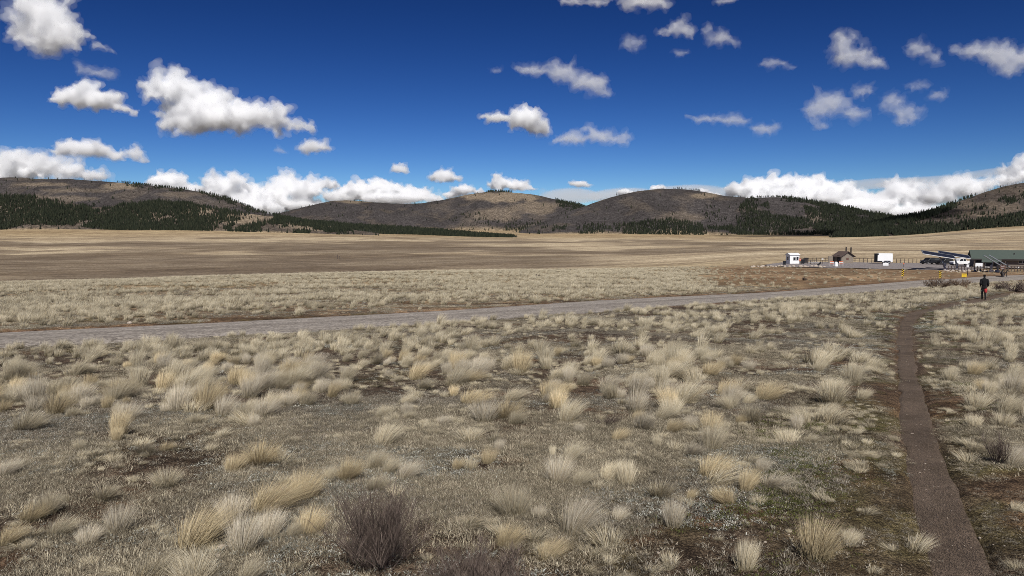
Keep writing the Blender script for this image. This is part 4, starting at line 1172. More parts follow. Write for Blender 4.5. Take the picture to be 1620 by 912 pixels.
x, y = frus(46000, 5.2, 60, rng); x2, y2 = frus(150000, 55, 200, rng)
x = np.concatenate([x, x2]); y = np.concatenate([y, y2])
lim = math.atan(850 / FPX)
ppm = np.where(np.hypot(x, y) < 55, 46000 / (lim * (60 ** 2 - 5.2 ** 2)), np.where(np.hypot(x, y) < 60, 46000 / (lim * (60 ** 2 - 5.2 ** 2)) + 150000 / (lim * (200 ** 2 - 55 ** 2)), 150000 / (lim * (200 ** 2 - 55 ** 2))))
zb_ = g_base(x, y); px, row = project(x, y, zb_)
rd, pd = road_dist(x, y), path_dist(x, y)
dens = tussock_density(x, y, px, row, rd, pd)
in_lot = in_poly(x, y, LOT)
ok = (rng.random(len(x)) < dens / ppm) & ~in_lot
x, y, px, row = x[ok], y[ok], px[ok], row[ok]
r = np.hypot(x, y)
nearest = np.min(np.hypot(x[:, None] - OC[None, :, 0], y[:, None] - OC[None, :, 1]) - OC[None, :, 2] * .7, axis=1)
free = nearest > 0
x, y, px, row, r = x[free], y[free], px[free], row[free], r[free]
# thin where two would share a spot
order = np.argsort(r); x, y, px, row, r = x[order], y[order], px[order], row[order], r[order]
size = np.clip(rng.lognormal(-1.28, .40, len(x)), .12, .42) * np.where(r < 9.5, .75, 1.0)
size = np.where((px > 1470) & (row > 480), np.minimum(size, .30), size)
size = size * np.where(row > np.interp(px, [q_[0] for q_ in road_near], [q_[1] for q_ in road_near]), .72 + .28 * sstep(2, 14, road_dist(x, y)), 1.0)
vis = (px > 0) & (px < 1620) & (row < 912)
ind = np.zeros(len(x), bool)
ind[np.nonzero(vis)[0][:300 - len(NAMED)]] = True
for i in np.nonzero(ind)[0]:
    l, g_ = zone_of(px[i], row[i])
    put_tussock(x[i], y[i], size[i] * rng.uniform(.8, 1.15), size[i] * rng.uniform(.75, 1.2), l, g_)
zz = g(x, y) - .012
def stuff_set(sel, coll, nk, name, label, wx=1.0, hx=1.0):
    n = int(sel.sum()); s = size[sel]
    w = s * rng.uniform(.72, 1.0, n) * wx; h = s * rng.uniform(.75, 1.2, n) * hx
    scatter(name, np.stack([x[sel], y[sel], zz[sel]], 1), rng.normal(0, .5, n), np.stack([w, w, h], 1), rng.integers(0, nk, n), coll, label)
    print(name, n)
stuff_set(~ind & (r < 16), C_TUS, 12, 'grass', 'remaining pale bunchgrass of the near field')
stuff_set(~ind & (r >= 16) & (r < 42), C_MID, 8, 'grass', 'mass of pale bunchgrass on both sides of the road')
stuff_set(~ind & (r >= 42), C_FAR, 6, 'grass', 'mass of pale bunchgrass reaching to the crest of the meadow', 1.1, 1.0)

# ------------------------------------------------------------------ low cover between the tussocks
C_COV = bpy.data.collections.new('cover_kinds')
GREYS = np.array([(0.54, 0.505, 0.43), (0.20, 0.17, 0.13), (0.10, 0.080, 0.060), (0.15, 0.118, 0.086), (0.32, 0.27, 0.20), (0.06, 0.048, 0.036)])
DRY = np.array([(0.42, 0.36, 0.26), (0.22, 0.18, 0.125), (0.11, 0.087, 0.064), (0.62, 0.555, 0.42), (0.07, 0.054, 0.042)])
SAGE = np.array([(0.46, 0.455, 0.40), (0.24, 0.24, 0.20), (0.62, 0.61, 0.56), (0.12, 0.12, 0.085), (0.08, 0.07, 0.055)])
MOSS = np.array([(0.10, 0.11, 0.035), (0.14, 0.14, 0.05), (0.07, 0.075, 0.03)])
def cover_mesh(seed, tones, n, h, w, spread, flat=0.0, curl=.3):
    rng = np.random.default_rng(seed)
    parts = []
    for k in range(26):
        a = rng.random() * 6.28; q = math.sqrt(rng.random()) * .30
        v, f, c = blades(rng, n // 26, h * rng.uniform(.6, 1.3), .04, spread, w, (rng.normal(.1, .2), rng.normal(0, .2)), 2, tones, tones.mean(0) * .75, curl, flat)
        v[:, 0] += q * math.cos(a); v[:, 1] += q * math.sin(a); parts.append((v, f, c))
    return blade_mesh('cover', parts, M_COVER)
kinds = [cover_mesh(600, DRY, 520, .034, .0030, 1.0), cover_mesh(601, DRY, 520, .026, .0032, 1.4), cover_mesh(602, GREYS, 520, .020, .0045, 1.6), cover_mesh(603, GREYS, 520, .016, .005, 1.9),
         cover_mesh(604, GREYS, 520, .030, .003, 1.3), cover_mesh(605, SAGE, 420, .013, .008, 2.2), cover_mesh(606, SAGE, 420, .016, .007, 1.9), cover_mesh(607, MOSS, 520, .014, .005, 1.6)]
for i, m_ in enumerate(kinds): proto('cover_%02d' % i, m_, C_COV)
x, y = frus(19000, 3.4, 30, rng); x2, y2 = frus(16000, 28, 75, rng); x3, y3 = frus(6500, 3.0, 10, rng)
x = np.concatenate([x, x2, x3]); y = np.concatenate([y, y2, y3])
_ne = 5200                                    # small growth creeping up to the trail from both sides
_i = rng.integers(0, len(PATH), _ne); _sd = rng.choice([-1, 1], _ne); _tn = np.gradient(PATH[:, :2], axis=0); _tn /= np.hypot(_tn[:, 0], _tn[:, 1])[:, None]
_of = PATH[_i, 2] + .02 + .75 * rng.random(_ne) ** 1.3
x = np.concatenate([x, PATH[_i, 0] - _tn[_i, 1] * _sd * _of]); y = np.concatenate([y, PATH[_i, 1] + _tn[_i, 0] * _sd * _of])
_v = y > 2.5; x, y = x[_v], y[_v]
pd = path_dist(x, y); rd = road_dist(x, y); px, row = project(x, y, g_base(x, y))
s = rng.uniform(.75, 1.35, len(x)) * np.where(np.hypot(x, y) > 28, 1.5, 1.0) * np.where(pd < .5, .45, 1.0)
ok = (pd > .02 + s * .28 * rng.random(len(x))) & (rd > .3) & ~in_poly(x, y, LOT)
bare = fbm2(x / 1.1, y / 1.1, 44, 3)
ok &= (rng.random(len(x)) < .15 + .85 * (1 - sstep(.47, .60, bare)))
x, y, px, row, pd, s = x[ok], y[ok], px[ok], row[ok], pd[ok], s[ok]
r = np.hypot(x, y)
ns = fbm2(x / 1.3, y / 1.3, 66, 3); nm = fbm2(x / .9, y / .9, 67, 3); ngr = fbm2(x / 2.5, y / 2.5, 68, 2)
k = np.where(rng.random(len(x)) < sstep(.40, .60, ngr), rng.integers(2, 5, len(x)), rng.integers(0, 2, len(x)))
sage_p = sstep(.52, .64, ns) * (.25 + .55 * (1 - sstep(.6, 3.2, pd)) + .25 * sstep(1300, 600, px) * (px > 480))
k = np.where(rng.random(len(x)) < sage_p, rng.integers(5, 7, len(x)), k)
k = np.where(rng.random(len(x)) < sstep(.52, .64, nm) * .5 * (1 - sstep(.5, 1.8, pd)), 7, k)
scatter('ground_cover', np.stack([x, y, g(x, y) - .004], 1), rng.random(len(x)) * 6.28, np.stack([s, s, s * rng.uniform(.8, 1.4, len(x))], 1), k, C_COV, 'short dry turf, grey sage leaves and moss between the tussocks')

# small dry tufts that fill the turf between the larger tussocks
x, y = frus(3600, 3.6, 15, rng); x2, y2 = frus(3600, 14, 34, rng)
x = np.concatenate([x, x2]); y = np.concatenate([y, y2])
pd = path_dist(x, y); rd = road_dist(x, y)
ok = (rng.random(len(x)) < .12 + .88 * sstep(.48, .60, fbm2(x / .7, y / .7, 131, 3))) & (pd > .05) & (rd > .4)
x, y, pd = x[ok], y[ok], pd[ok]; n = len(x)
s = rng.lognormal(-2.35, .40, n); hgt = s * rng.uniform(.3, .75, n)
scatter('grass', np.stack([x, y, g(x, y) - .006], 1), rng.random(n) * 6.28, np.stack([s, s, hgt], 1), rng.integers(0, 8, n), C_MID, 'short dry grass tufts filling the turf')
# loose grit on the trail and crumbs of stone in the turf
C_GRIT = bpy.data.collections.new('grit_kinds')
for i in range(4):
    v, f = ICO1
    proto('grit_%02d' % i, mesh_np('grit', v * (.7 + .6 * noise3(v * 1.7 + i * 9, i))[:, None] * np.array([1, 1, .65]), f, M_ROCK), C_GRIT)
i = rng.integers(0, len(PATH), 450); o_ = rng.uniform(-1.15, 1.15, 450)
x = PATH[i, 0] + o_ * PATH[i, 2] + rng.normal(0, .03, 450); y = PATH[i, 1] + rng.normal(0, .12, 450)
x2, y2 = frus(1500, 3.6, 14, rng); x = np.concatenate([x, x2]); y = np.concatenate([y, y2])
keep = (y > 3) & (y < 26); x, y = x[keep], y[keep]; n = len(x)
on = path_dist(x, y) < 0
z = np.where(on, path_base(x, y) - .008, g(x, y) + .002)
s = np.minimum(rng.lognormal(-5.4, .5, n), .014)
scatter('gravel', np.stack([x, y, z], 1), rng.random(n) * 6.28, s, rng.integers(0, 4, n), C_GRIT, 'small stones and grit on the path and in the turf')

# ------------------------------------------------------------------ dark twiggy shrubs
TWIGS = np.array([(0.085, 0.064, 0.055), (0.13, 0.098, 0.082), (0.055, 0.042, 0.038), (0.20, 0.158, 0.125)])
def shrub(px, row, w_px, h_px, n, label, name='twiggy_shrub', tones=TWIGS, group=None, width=.0026, spread=.5):
    x, y = cast(px, row, lambda a, b: g_base(a, b) + g_rough(a, b)); k = y / FPX
    W, H = w_px * k, h_px * k
    rng = np.random.default_rng(int(px * 3 + row))
    root = empty(name, (x, y, gz(x, y) - .01), 0, label, 'shrub', group)
    st = MB()
    tips = []
    for i in range(min(60, 10 + n // 45)):
        a = rng.random() * 6.28; o = math.sqrt(rng.random()) * W * .50; h = H * rng.uniform(.35, 1.0) * (1 - .30 * (o / (W * .5)) ** 2)
        m1 = np.array([o * .55 * math.cos(a), o * .55 * math.sin(a), h * .42]); e = np.array([o * math.cos(a), o * math.sin(a), h])
        b0 = np.array([o * .25 * math.cos(a) + rng.normal(0, .05) * W, o * .25 * math.sin(a) + rng.normal(0, .05) * W, 0])
        st.tube([b0, m1, e], [width * 1.5, width * 1.1, width * .5], 4)
        tips += [m1 * (1 - t) + e * t for t in np.linspace(0, 1, 7)]
    st.build('stem', M_TWIG, root)
    col_attr(root.children[0].data, 'tone', np.tile(tones[0], (len(root.children[0].data.vertices), 1)))
    parts = []
    per = max(4, n // len(tips))
    for t in tips:
        v, f, c = blades(rng, per, H * .34, W * .05, spread * 1.9, width, (rng.normal(.05, .15), rng.normal(0, .15)), 2, tones, tones.mean(0), .1)
        parts.append((v + t, f, c))
    link('twigs', blade_mesh('twigs', parts, M_TWIG), root)
    return root
shrub(596, 896, 172, 138, 2600, 'tall dark leafless twiggy shrub beside the windswept clump')
shrub(750, 940, 185, 80, 4200, 'low dark twiggy shrub cut by the bottom edge')
shrub(1578, 735, 48, 56, 500, 'small thin dark shrub beside the dirt path')
shrub(960, 672, 60, 18, 500, 'flat purplish twiggy patch in the turf')
RUST = np.array([(0.14, 0.10, 0.07), (0.18, 0.13, 0.09), (0.10, 0.07, 0.055)])
shrub(1604, 461, 52, 17, 900, 'dark reddish bush at the side edge behind the walker', width=.03)
shrub(1581, 460, 22, 9, 400, 'small dark bush next to the larger dark reddish bush', width=.03)
shrub(1482, 456, 46, 17, 900, 'brown dry bush at the bend of the gravel road', tones=RUST, width=.03)
shrub(1515, 454, 44, 13, 800, 'brown dry bush between the road bend and the walker', tones=RUST, width=.03)
shrub(1272, 444, 10, 6, 300, 'dark round bush in the brown turf before the white hut', width=.03)
shrub(851, 439, 10, 5, 300, 'lone dark bush in the pale grass beyond the road', width=.03)

# ------------------------------------------------------------------ stones
def rock(x, y, s, label, seed, group=None, name='stone', mat=None, sq=(1, 1, .7)):
    rng = np.random.default_rng(seed)
    v, f = ICO2
    r = .75 + .5 * noise3(v * 1.3 + seed, seed)
    v = v * r[:, None] * np.array(sq) * s * rng.uniform(.8, 1.2, 3)
    o = link(name, mesh_np(name, v, f, mat or M_ROCK), None, (x, y, gz(x, y) + s * .25)); o.rotation_euler[2] = rng.random() * 6
    return tag(o, label, 'rock', group)
for px, row, s, lab in [(351, 861, .030, 'tan stone at the foot of the big bristling tussock'), (345, 873, .014, 'small pale stone just below the tan stone'), (362, 880, .012, 'pale pebble between two tussocks below the tan stone'), (424, 815, .010, 'tiny white pebble by the windswept clump'),
                        (725, 472, .10, 'small pale stone on the gravel road edge'), (205, 512, .08, 'pale stone on the far road verge'), (240, 533, .07, 'pale stone lying on the gravel road')]:
    x, y = cast(px, row); rock(x, y, s, lab, int(px))
rng = np.random.default_rng(77)
for i in range(24):
    px = 1188 + i * 5 + rng.uniform(-2, 2); row = 423.2 + rng.uniform(-.7, .7); x, y = cast(px, row)
    rock(x, y, rng.uniform(.28, .5), 'brown boulder in the row edging the gravel yard below the white hut', 700 + i, 'boulders edging the yard')
for i in range(18):
    px = 1498 + i * 5 + rng.uniform(-2, 2); row = 430.4 + rng.uniform(-.5, .5); x, y = cast(px, row)
    rock(x, y, rng.uniform(.2, .4), 'pale boulder in the row below the solar arrays and the long building', 740 + i, 'boulders below the building')

# ------------------------------------------------------------------ the yard: huts, vehicles, panels
def spot(px, row, lift=.12):
    x, y = cast(px, row, g)
    return np.array([x, y, gz(x, y) + lift]), y / FPX, -math.atan2(x, y)

def gable_house(name, px, row, w_px, wall_px, ridge_px, depth, turn, wall, roof, label, over=.3):
    """gable roof, ridge along local x"""
    P, k, rz = spot(px, row)
    root = empty(name, P, rz + turn, label, 'building')
    W, H, R = w_px * k, wall_px * k, ridge_px * k
    D = depth
    m = MB(); m.prism([(-D / 2, 0), (D / 2, 0), (D / 2, H), (0, H + (R - H) * .96), (-D / 2, H)], -W / 2, W / 2, 'x'); m.build('wall', wall, root)
    sl = (R - H) / (D / 2); e = D / 2 + over
    for sd in (-1, 1):
        m = MB(); m.prism([(0, R + .10), (sd * e, R - sl * e + .10), (sd * e, R - sl * e), (0, R)], -W / 2 - over, W / 2 + over, 'x')
        m.build('roof', roof, root)
    return root, k, W, H, R, D

# white hut
r, k, W, H, R, D = gable_house('white_hut', 1253.5, 418, 15, 14, 16.3, 2.6, .42, M_WHITE, M_WHITE, 'small white hut with three dark windows at the end of the yard', .18)
for (x0, x1) in ((-.62, -.18), (.02, .22),):
    pass
m = MB(); m.box((-W * .02, -D / 2 - .02, H * .55), (W * .24, .05, H * .34)); w1 = m.build('window', M_GLASS, r)
m = MB(); m.box((W * .30, -D / 2 - .02, H * .60), (W * .22, .05, H * .36)); w2 = m.build('window', M_GLASS, r)
m = MB(); m.box((-W / 2 - .02, 0, H * .58), (.05, D * .26, H * .34)); w3 = m.build('window', M_GLASS, r)
for w_, c in ((w1, -W * .02), (w2, W * .30)):
    m = MB()
    m.box((c, -D / 2 - .05, H * .38), (W * .28, .06, .06)); m.build('sill', M_WHITE, w_)

# vault toilet
r, k, W, H, R, D = gable_house('vault_toilet', 1334, 417.3, 20, 11.5, 18.2, 3.6, -.95, M_TOILETWALL, M_BROWNROOF, 'brown-roofed toilet block with two dark vent pipes', .45)
for xx, hh in ((-W * .35, R + 1.25), (W * .25, R + 1.15)):
    m = MB(); m.tube([(xx, D / 2 - .2, .2), (xx, D / 2 - .2, hh)], .17, 8); m.build('vent_pipe', M_DARKBROWN, r)
m = MB(); m.box((W * .12, -D / 2 - .03, 1.05), (1.0, .06, 2.1)); d_ = m.build('door', M_DARKBROWN, r)
m = MB(); m.box((W * .12 + .38, -D / 2 - .09, 1.0), (.08, .06, .14)); m.build('handle', M_STEEL, d_)
m = MB(); m.box((-W * .42, -D / 2 - .9, .95), (.14, 1.7, 1.9)); m.build('screen_wall', M_TOILETWALL, r)
for q in (-.22, .22):
    m = MB(); m.box((-W / 2 - .03, q * D, H * .95), (.05, .3, .45)); m.build('louvre', M_DARKBROWN, r)
m = MB(); m.box((W / 2 + .03, 0, 1.2), (.05, .7, .5)); m.build('notice_board', M_BROWNSIGN, r)

# green-roofed long building
P, k, rz = spot(1540, 424.3)
root = empty('visitor_building', P, rz + .10, 'long tan building with green metal roof at the side edge', 'building')
LEN, DEP = 30.0, 9.0; H = 14.3 * k; R = 26.5 * k
m = MB(); m.prism([(0, 0), (DEP, 0), (DEP, H), (DEP / 2, R - .3), (0, H)], 0, LEN, 'x'); m.build('wall', M_TAN, root)
for sd in (0, 1):
    e = 0.75; sl = (R - H) / (DEP / 2)
    yy = -e if sd == 0 else DEP + e
    zz_ = H - sl * e + .12
    m = MB(); m.prism([(DEP / 2, R), (DEP / 2, R + .14), (yy, zz_ + .14), (yy, zz_)], -.6, LEN + .6, 'x'); rf = m.build('roof', M_GREENROOF, root)
    if sd == 0:
        for i in range(0, 34):
            pass
        for (vx, vt) in ((8.6, .55), (12.3, .55), (14.9, .35), (15.1, .75)):
            m = MB(); yv = DEP / 2 * (1 - vt); zv = R - sl * (DEP / 2 - yv) if False else R - (DEP / 2 - yv) * sl
            m.tube([(vx, yv, zv), (vx, yv, zv + .55)], .14, 8); m.build('roof_vent', M_DARKBROWN, rf)
        m = MB(); m.box((LEN / 2, yy - .04, zz_ + .0), (LEN + 1.2, .07, .34)); m.build('fascia', M_DARKBROWN, rf)
def win(x0, x1, z0, z1, frame=M_WHITE):
    m = MB(); m.box(((x0 + x1) / 2, -.04, (z0 + z1) / 2), (x1 - x0, .10, z1 - z0)); f_ = m.build('window', frame, root)
    n_ = 2; wd = (x1 - x0 - .24) / n_
    for i in range(n_):
        m = MB(); m.box((x0 + .08 + wd / 2 + i * (wd + .08), -.10, (z0 + z1) / 2), (wd, .04, z1 - z0 - .16)); m.build('pane', M_GLASS, f_)
win(.45, 1.75, 1.25, 2.35, M_TAN); win(2.35, 3.65, 1.25, 2.35, M_TAN)
for x0 in (.35, 2.3):
    m = MB(); m.box((x0 + .7, -.9, .65), (1.5, .08, 1.05)); m.build('porch_panel', M_WHITE, root)
win(9.3, 10.9, 1.15, 2.1); win(14.6, 16.2, 1.15, 2.1); win(20, 21.6, 1.15, 2.1)
m = MB(); m.box((5.2, -.05, 1.05), (1.0, .10, 2.1)); d_ = m.build('door', M_DARKBROWN, root)
m = MB(); m.box((5.55, -.13, 1.0), (.08, .08, .16)); m.build('handle', M_STEEL, d_)
for xx in (.1, 2.05, 4.0, 6.5):
    m = MB(); m.box((xx, -.62, H / 2 - .15), (.16, .16, H - .3)); m.build('porch_post', M_WOOD, root)

# vehicles
def wheel(root, x, y, r, w=.22):
    m = MB(); m.tube([(x, y - w / 2, r), (x, y + w / 2, r)], r, 14); t = m.build('wheel', M_RUBBER, root)
    for s in (-1, 1):
        m = MB(); m.tube([(x, y + s * (w / 2 + .012), r), (x, y + s * (w / 2 - .03), r)], r * .58, 10); m.build('rim', M_CHROME, t)
def car(px, row, turn, L, W, prof, glass, body, label, cat, scale=1.0, wheels=(.20, .80), wr=.36):
    P, k, rz = spot(px, row)
    root = empty({'van': 'parked_van', 'pickup': 'parked_pickup', 'car': 'parked_car'}[cat], P, rz + turn, label, cat)
    root.scale = (scale,) * 3
    m = MB(); m.prism([(x * L - L / 2, z) for x, z in prof], -W / 2, W / 2); m.build('body', body, root, bevel=.05)
    for (pts) in glass:
        for s in (-1, 1):
            m = MB(); m.prism([(x * L - L / 2, z) for x, z in pts], s * (W / 2 - .01), s * (W / 2 + .012)); m.build('window', M_GLASS, root)
    xw = [p for p in prof]
    for fx in wheels:
        for s in (-1, 1): wheel(root, fx * L - L / 2, s * (W / 2 - .10), wr)
    for s in (-1, 1):
        m = MB(); m.box((-L / 2 + .02, s * W * .36, .78), (.08, .34, .18)); m.build('headlight', M_CHROME, root)
        m = MB(); m.box((L / 2 - .02, s * W * .40, .95), (.08, .18, .32)); m.build('tail_light', M_RED, root)
        m = MB(); m.box((-L * .14, s * (W / 2 + .1), 1.12), (.14, .2, .16)); m.build('mirror', body, root)
    m = MB(); m.box((-L / 2 - .03, 0, .45), (.12, W * .9, .22)); m.build('bumper', M_BLACK, root)
    return root
SUV = [(0, .35), (0, .95), (.03, 1.05), (.22, 1.15), (.34, 1.72), (.42, 1.80), (.92, 1.78), (.985, 1.15), (1, .95), (1, .35)]
SUVG = [[(.27, 1.18), (.36, 1.66), (.50, 1.70), (.50, 1.18)], [(.52, 1.18), (.52, 1.70), (.70, 1.70), (.70, 1.18)], [(.72, 1.18), (.72, 1.70), (.90, 1.68), (.95, 1.18)]]
PICK = [(0, .45), (0, 1.05), (.04, 1.15), (.24, 1.22), (.32, 1.80), (.38, 1.88), (.60, 1.86), (.64, 1.25), (1, 1.22), (1, .45)]
PICKG = [[(.28, 1.25), (.34, 1.76), (.46, 1.78), (.46, 1.25)], [(.48, 1.25), (.48, 1.78), (.585, 1.76), (.605, 1.25)]]
car(1471, 419.2, .75, 4.9, 1.95, SUV, SUVG, M_BLACK, 'black van-like car parked by the fence', 'car')
car(1494, 420, .9, 4.7, 1.9, SUV, SUVG, M_BLACK, 'dark car half hidden behind the solar post', 'car')
car(1521, 421.2, .55, 5.4, 1.95, PICK, PICKG, M_WHITE, 'white pickup parked under the solar panels', 'pickup', wheels=(.17, .79), wr=.40)

# cargo trailer
P, k, rz = spot(1397, 418.3)
root = empty('cargo_trailer', P, rz + .22, 'white enclosed cargo trailer with black nose standing in the yard', 'trailer')
TL, TW, TH = 24.5 * k, 2.2, 13.8 * k
m = MB(); m.box((.35, 0, .42 + TH / 2), (TL - .7, TW, TH)); m.build('body', M_WHITE, root, bevel=.05)
m = MB(); v0 = -TL / 2
m.prism([(0.0, -TW / 2 + .01), (-.75, 0), (0.0, TW / 2 - .01)], 0, 1); m2 = MB()
b_ = [(-TL / 2 + .69, -TW / 2), (-TL / 2 - .1, -TW * .18), (-TL / 2 - .1, TW * .18), (-TL / 2 + .69, TW / 2)]
for z_ in (.42, .42 + TH - .02):
    for (a_, c_) in b_: m2.v.append((a_, c_, z_))
m2.f += [(0, 1, 2, 3), (7, 6, 5, 4)] + [(i, (i + 1) % 4, 4 + (i + 1) % 4, 4 + i) for i in range(4)]
m2.build('nose', M_BLACK, root)
for xx in (.35, 1.15):
    for s in (-1, 1): wheel(root, xx, s * (TW / 2 + .02), .36)
for s in (-1, 1):
    m = MB(); m.prism([(-.1, .72), (.1, .86), (1.4, .86), (1.6, .72), (1.55, .70), (1.38, .80), (.12, .80), (-.05, .70)], s * (TW / 2), s * (TW / 2 + .22)); m.build('fender', M_BLACK, root)
m = MB(); m.tube([(-TL / 2, -.5, .45), (-TL / 2 - 1.2, 0, .45), (-TL / 2, .5, .45)], .06, 6); m.build('tow_bar', M_BLACK, root)
m = MB(); m.box((-TL * .30, -TW / 2 - .02, .42 + TH * .45), (.75, .04, TH * .78)); m.build('side_door', M_WHITE, root)
m = MB(); m.box((-TL * .28, -TW / 2 - .04, .62), (TL * .34, .05, .36)); m.build('stone_guard', M_BLACK, root)

# solar arrays on posts
def solar(px, row, foot_px, panel_c, W, D, tilt_x, tilt_y, turn, label, cols=4, rows=2, footing=True):
    P, k, rz = spot(foot_px, row, .08)
    root = empty('solar_array', P, rz, label, 'solar array', 'solar arrays on posts')
    ox, oz = (panel_c[0] - foot_px) * k, (row - panel_c[1]) * k
    m = MB(); m.tube([(0, 0, -.2), (0, 0, .35)], .42, 12)
    m.build('footing', M_CONCRETE, root)
    m = MB(); m.tube([(0, 0, .3), (ox * .5, 0, oz * .62), (ox, 0, oz - .12)], [.20, .17, .14], 10); m.build('post', M_STEEL, root)
    from mathutils import Euler
    Rm = np.array(Euler((tilt_x, tilt_y, turn)).to_matrix())
    c = np.array([ox, 0, oz])
    m = MB(); m.box(c + Rm @ np.array([0, 0, -.09]), (W * .96, .12, .12), Rm); m.box(c + Rm @ np.array([0, D * .3, -.09]), (W * .96, .08, .10), Rm); m.box(c + Rm @ np.array([0, -D * .3, -.09]), (W * .96, .08, .10), Rm); m.build('rack', M_STEEL, root)
    m = MB()
    for s in (-1, 1):
        m.box(c + Rm @ np.array([0, s * (D / 2 + .05), 0]), (W + .2, .1, .16), Rm); m.box(c + Rm @ np.array([s * (W / 2 + .05), 0, 0]), (.1, D, .16), Rm)
    m.build('frame', M_STEEL, root)
    m = MB(); m.box(c + Rm @ np.array([0, -D / 2 - .13, 0]), (W + .2, .05, .09), Rm); m.build('edge_trim', M_WHITE, root)
    if tilt_x == 0:
        m = MB(); m.box(c + Rm @ np.array([0, -D / 2 - .17, 0]), (W + .2, .03, .10), Rm); m.build('edge_trim', M_STEEL, root)
    for i in range(cols):
        for j in range(rows):
            m = MB(); m.box(c + Rm @ np.array([-W / 2 + (i + .5) * W / cols, -D / 2 + (j + .5) * D / rows, 0]), (W / cols - .05, D / rows - .06, .05), Rm); m.build('panel', M_PANEL, root)
    m = MB(); m.box((.0, -.32, 1.1), (.4, .2, .6)); m.build('control_box', M_STEEL, root)
    return root
solar(0, 428, 1495, (1485, 404), 5.9, 4.6, .13, .17, .12, 'tilted blue solar array, the nearer one with white edge over the parked cars')
solar(0, 427, 1514, (1509, 404), 5.9, 4.6, .13, .17, .12, 'second tilted blue solar array over the white pickup')
solar(0, 431, 1568, (1570.5, 414), 3.9, 3.2, .0, .60, .03, 'steep solar array seen edge-on before the long building', 3, 2)
solar(0, 431, 1578, (1580, 414), 4.1, 3.2, .0, .58, .03, 'second steep solar array seen edge-on nearer the side edge', 3, 2)

# fences
def fence(name, a, b, n, h, label, rails=(.35, .7, 1.05), mat=M_WOOD, pr=.08):
    A, ka, _ = spot(*a, 0); B, kb, _ = spot(*b, 0)
    root = empty(name, A, 0, label, 'fence')
    for i in range(n):
        t = i / (n - 1); p = A * (1 - t) + B * t; p[2] = gz(p[0], p[1])
        q = p - A
        m = MB(); m.tube([q + (0, 0, -.2), q + (0, 0, h)], pr, 6); m.build('post', mat, root)
        if i:
            for rl in rails:
                m = MB(); m.tube([prev + (0, 0, rl * h), q + (0, 0, rl * h)], .035, 4); m.build('rail', mat, root)
        prev = q
    return root
fence('rail_fence', (1264, 416.2), (1482, 416.8), 34, 1.35, 'long dark rail fence behind the gravel yard', (.45, .9))
fence('rail_fence', (1500, 429.3), (1566, 429.8), 14, 1.1, 'low dark rail fence below the solar arrays', (.5, .92))
fence('rail_fence', (1590, 430), (1660, 429.4), 16, 1.25, 'dark rail fence before the long building at the side edge', (.5, .92))
fence('rail_fence', (1266, 418.6), (1288, 418.4), 5, 1.2, 'short dark rail fence beside the white hut', (.5, .9))

# signs and markers
def hazard_marker(px, row, top, label):
    P, k, rz = spot(px, row, 0)
    root = empty('hazard_marker', P, rz, label, 'road sign')
    h = (row - top) * k
    m = MB(); m.tube([(0, .03, -.2), (0, .03, h)], .035, 6); m.build('post', M_WOOD, root)
    W, H2 = .30, 1.0
    m = MB(); m.box((0, 0, h - H2 / 2), (W, .02, H2)); pl = m.build('plate', M_YELLOW, root)
    for i in range(4):
        z0 = h - H2 + .02 + i * .27
        m = MB(); m.v = [(-W / 2, -.014, z0 + .22), (W / 2, -.014, z0), (W / 2, -.014, z0 + .15), (-W / 2, -.014, min(z0 + .37, h)), (-W / 2, -.011, z0 + .22), (W / 2, -.011, z0), (W / 2, -.011, z0 + .15), (-W / 2, -.011, min(z0 + .37, h))]
        m.f = [(0, 1, 2, 3), (7, 6, 5, 4), (0, 4, 5, 1), (1, 5, 6, 2), (2, 6, 7, 3), (3, 7, 4, 0)]
        m.build('stripe', M_BLACK, pl)
    return root
hazard_marker(1428, 441.5, 426, 'black and yellow striped marker on the far road side, the one below the trailer')
hazard_marker(1487, 444.5, 429, 'black and yellow striped marker near the road bend below the solar panels')
def panel_sign(name, px, row, top, w_px, h_px, mat, label, cat='sign', posts=1, text=None, tcol=None, postmat=None):
    P, k, rz = spot(px, row, 0)
    root = empty(name, P, rz, label, cat)
    h = (row - top) * k; W = w_px * k; H2 = h_px * k
    for i in range(posts):
        xx = 0 if posts == 1 else (-W * .38 + i * W * .76)
        m = MB(); m.tube([(xx, .06, -.2), (xx, .06, h - .05)], .05, 6); m.build('post', postmat or M_WOOD, root)
    m = MB(); m.box((0, 0, h - H2 / 2), (W, .05, H2)); pl = m.build('plate', mat, root)
    if text:
        for i in range(text):
            m = MB(); z_ = h - H2 * (i + 1) / (text + 1); m.box((0, -.03, z_), (W * .66 * (1 - .15 * (i % 2)), .012, H2 * .09)); m.build('lettering', tcol, pl)
    return root
panel_sign('yellow_sign', 1525, 443.5, 433.2, 6.6, 5.6, M_YELLOW, 'small yellow sign on a short post by the road bend', text=2, tcol=M_BLACK)
panel_sign('notice_sign', 1530.5, 436, 418.8, 3.4, 4.4, M_WHITE, 'white notice on a dark post above the yellow sign', postmat=M_BLACK)
panel_sign('brown_notice', 1586, 433, 420.3, 7, 6.5, M_BROWNSIGN, 'brown notice board on a post before the long building', posts=2, text=2, tcol=M_WHITE)
panel_sign('white_notice', 1610, 430, 422.5, 3, 2, M_WHITE, 'small white notice on the fence at the side edge')
panel_sign('red_notice', 1265.5, 419, 409.5, 3.2, 3.2, M_ORANGE, 'small red and white notice beside the white hut', text=1, tcol=M_WHITE)
panel_sign('pale_notice', 1301, 419, 409, 2.6, 2.6, M_CONCRETE, 'pale notice on a thin post between hut and toilet block')
panel_sign('orange_flag_marker', 1429.5, 424, 416.5, 1.8, 1.8, M_ORANGE, 'tiny orange marker on a thin post below the trailer')
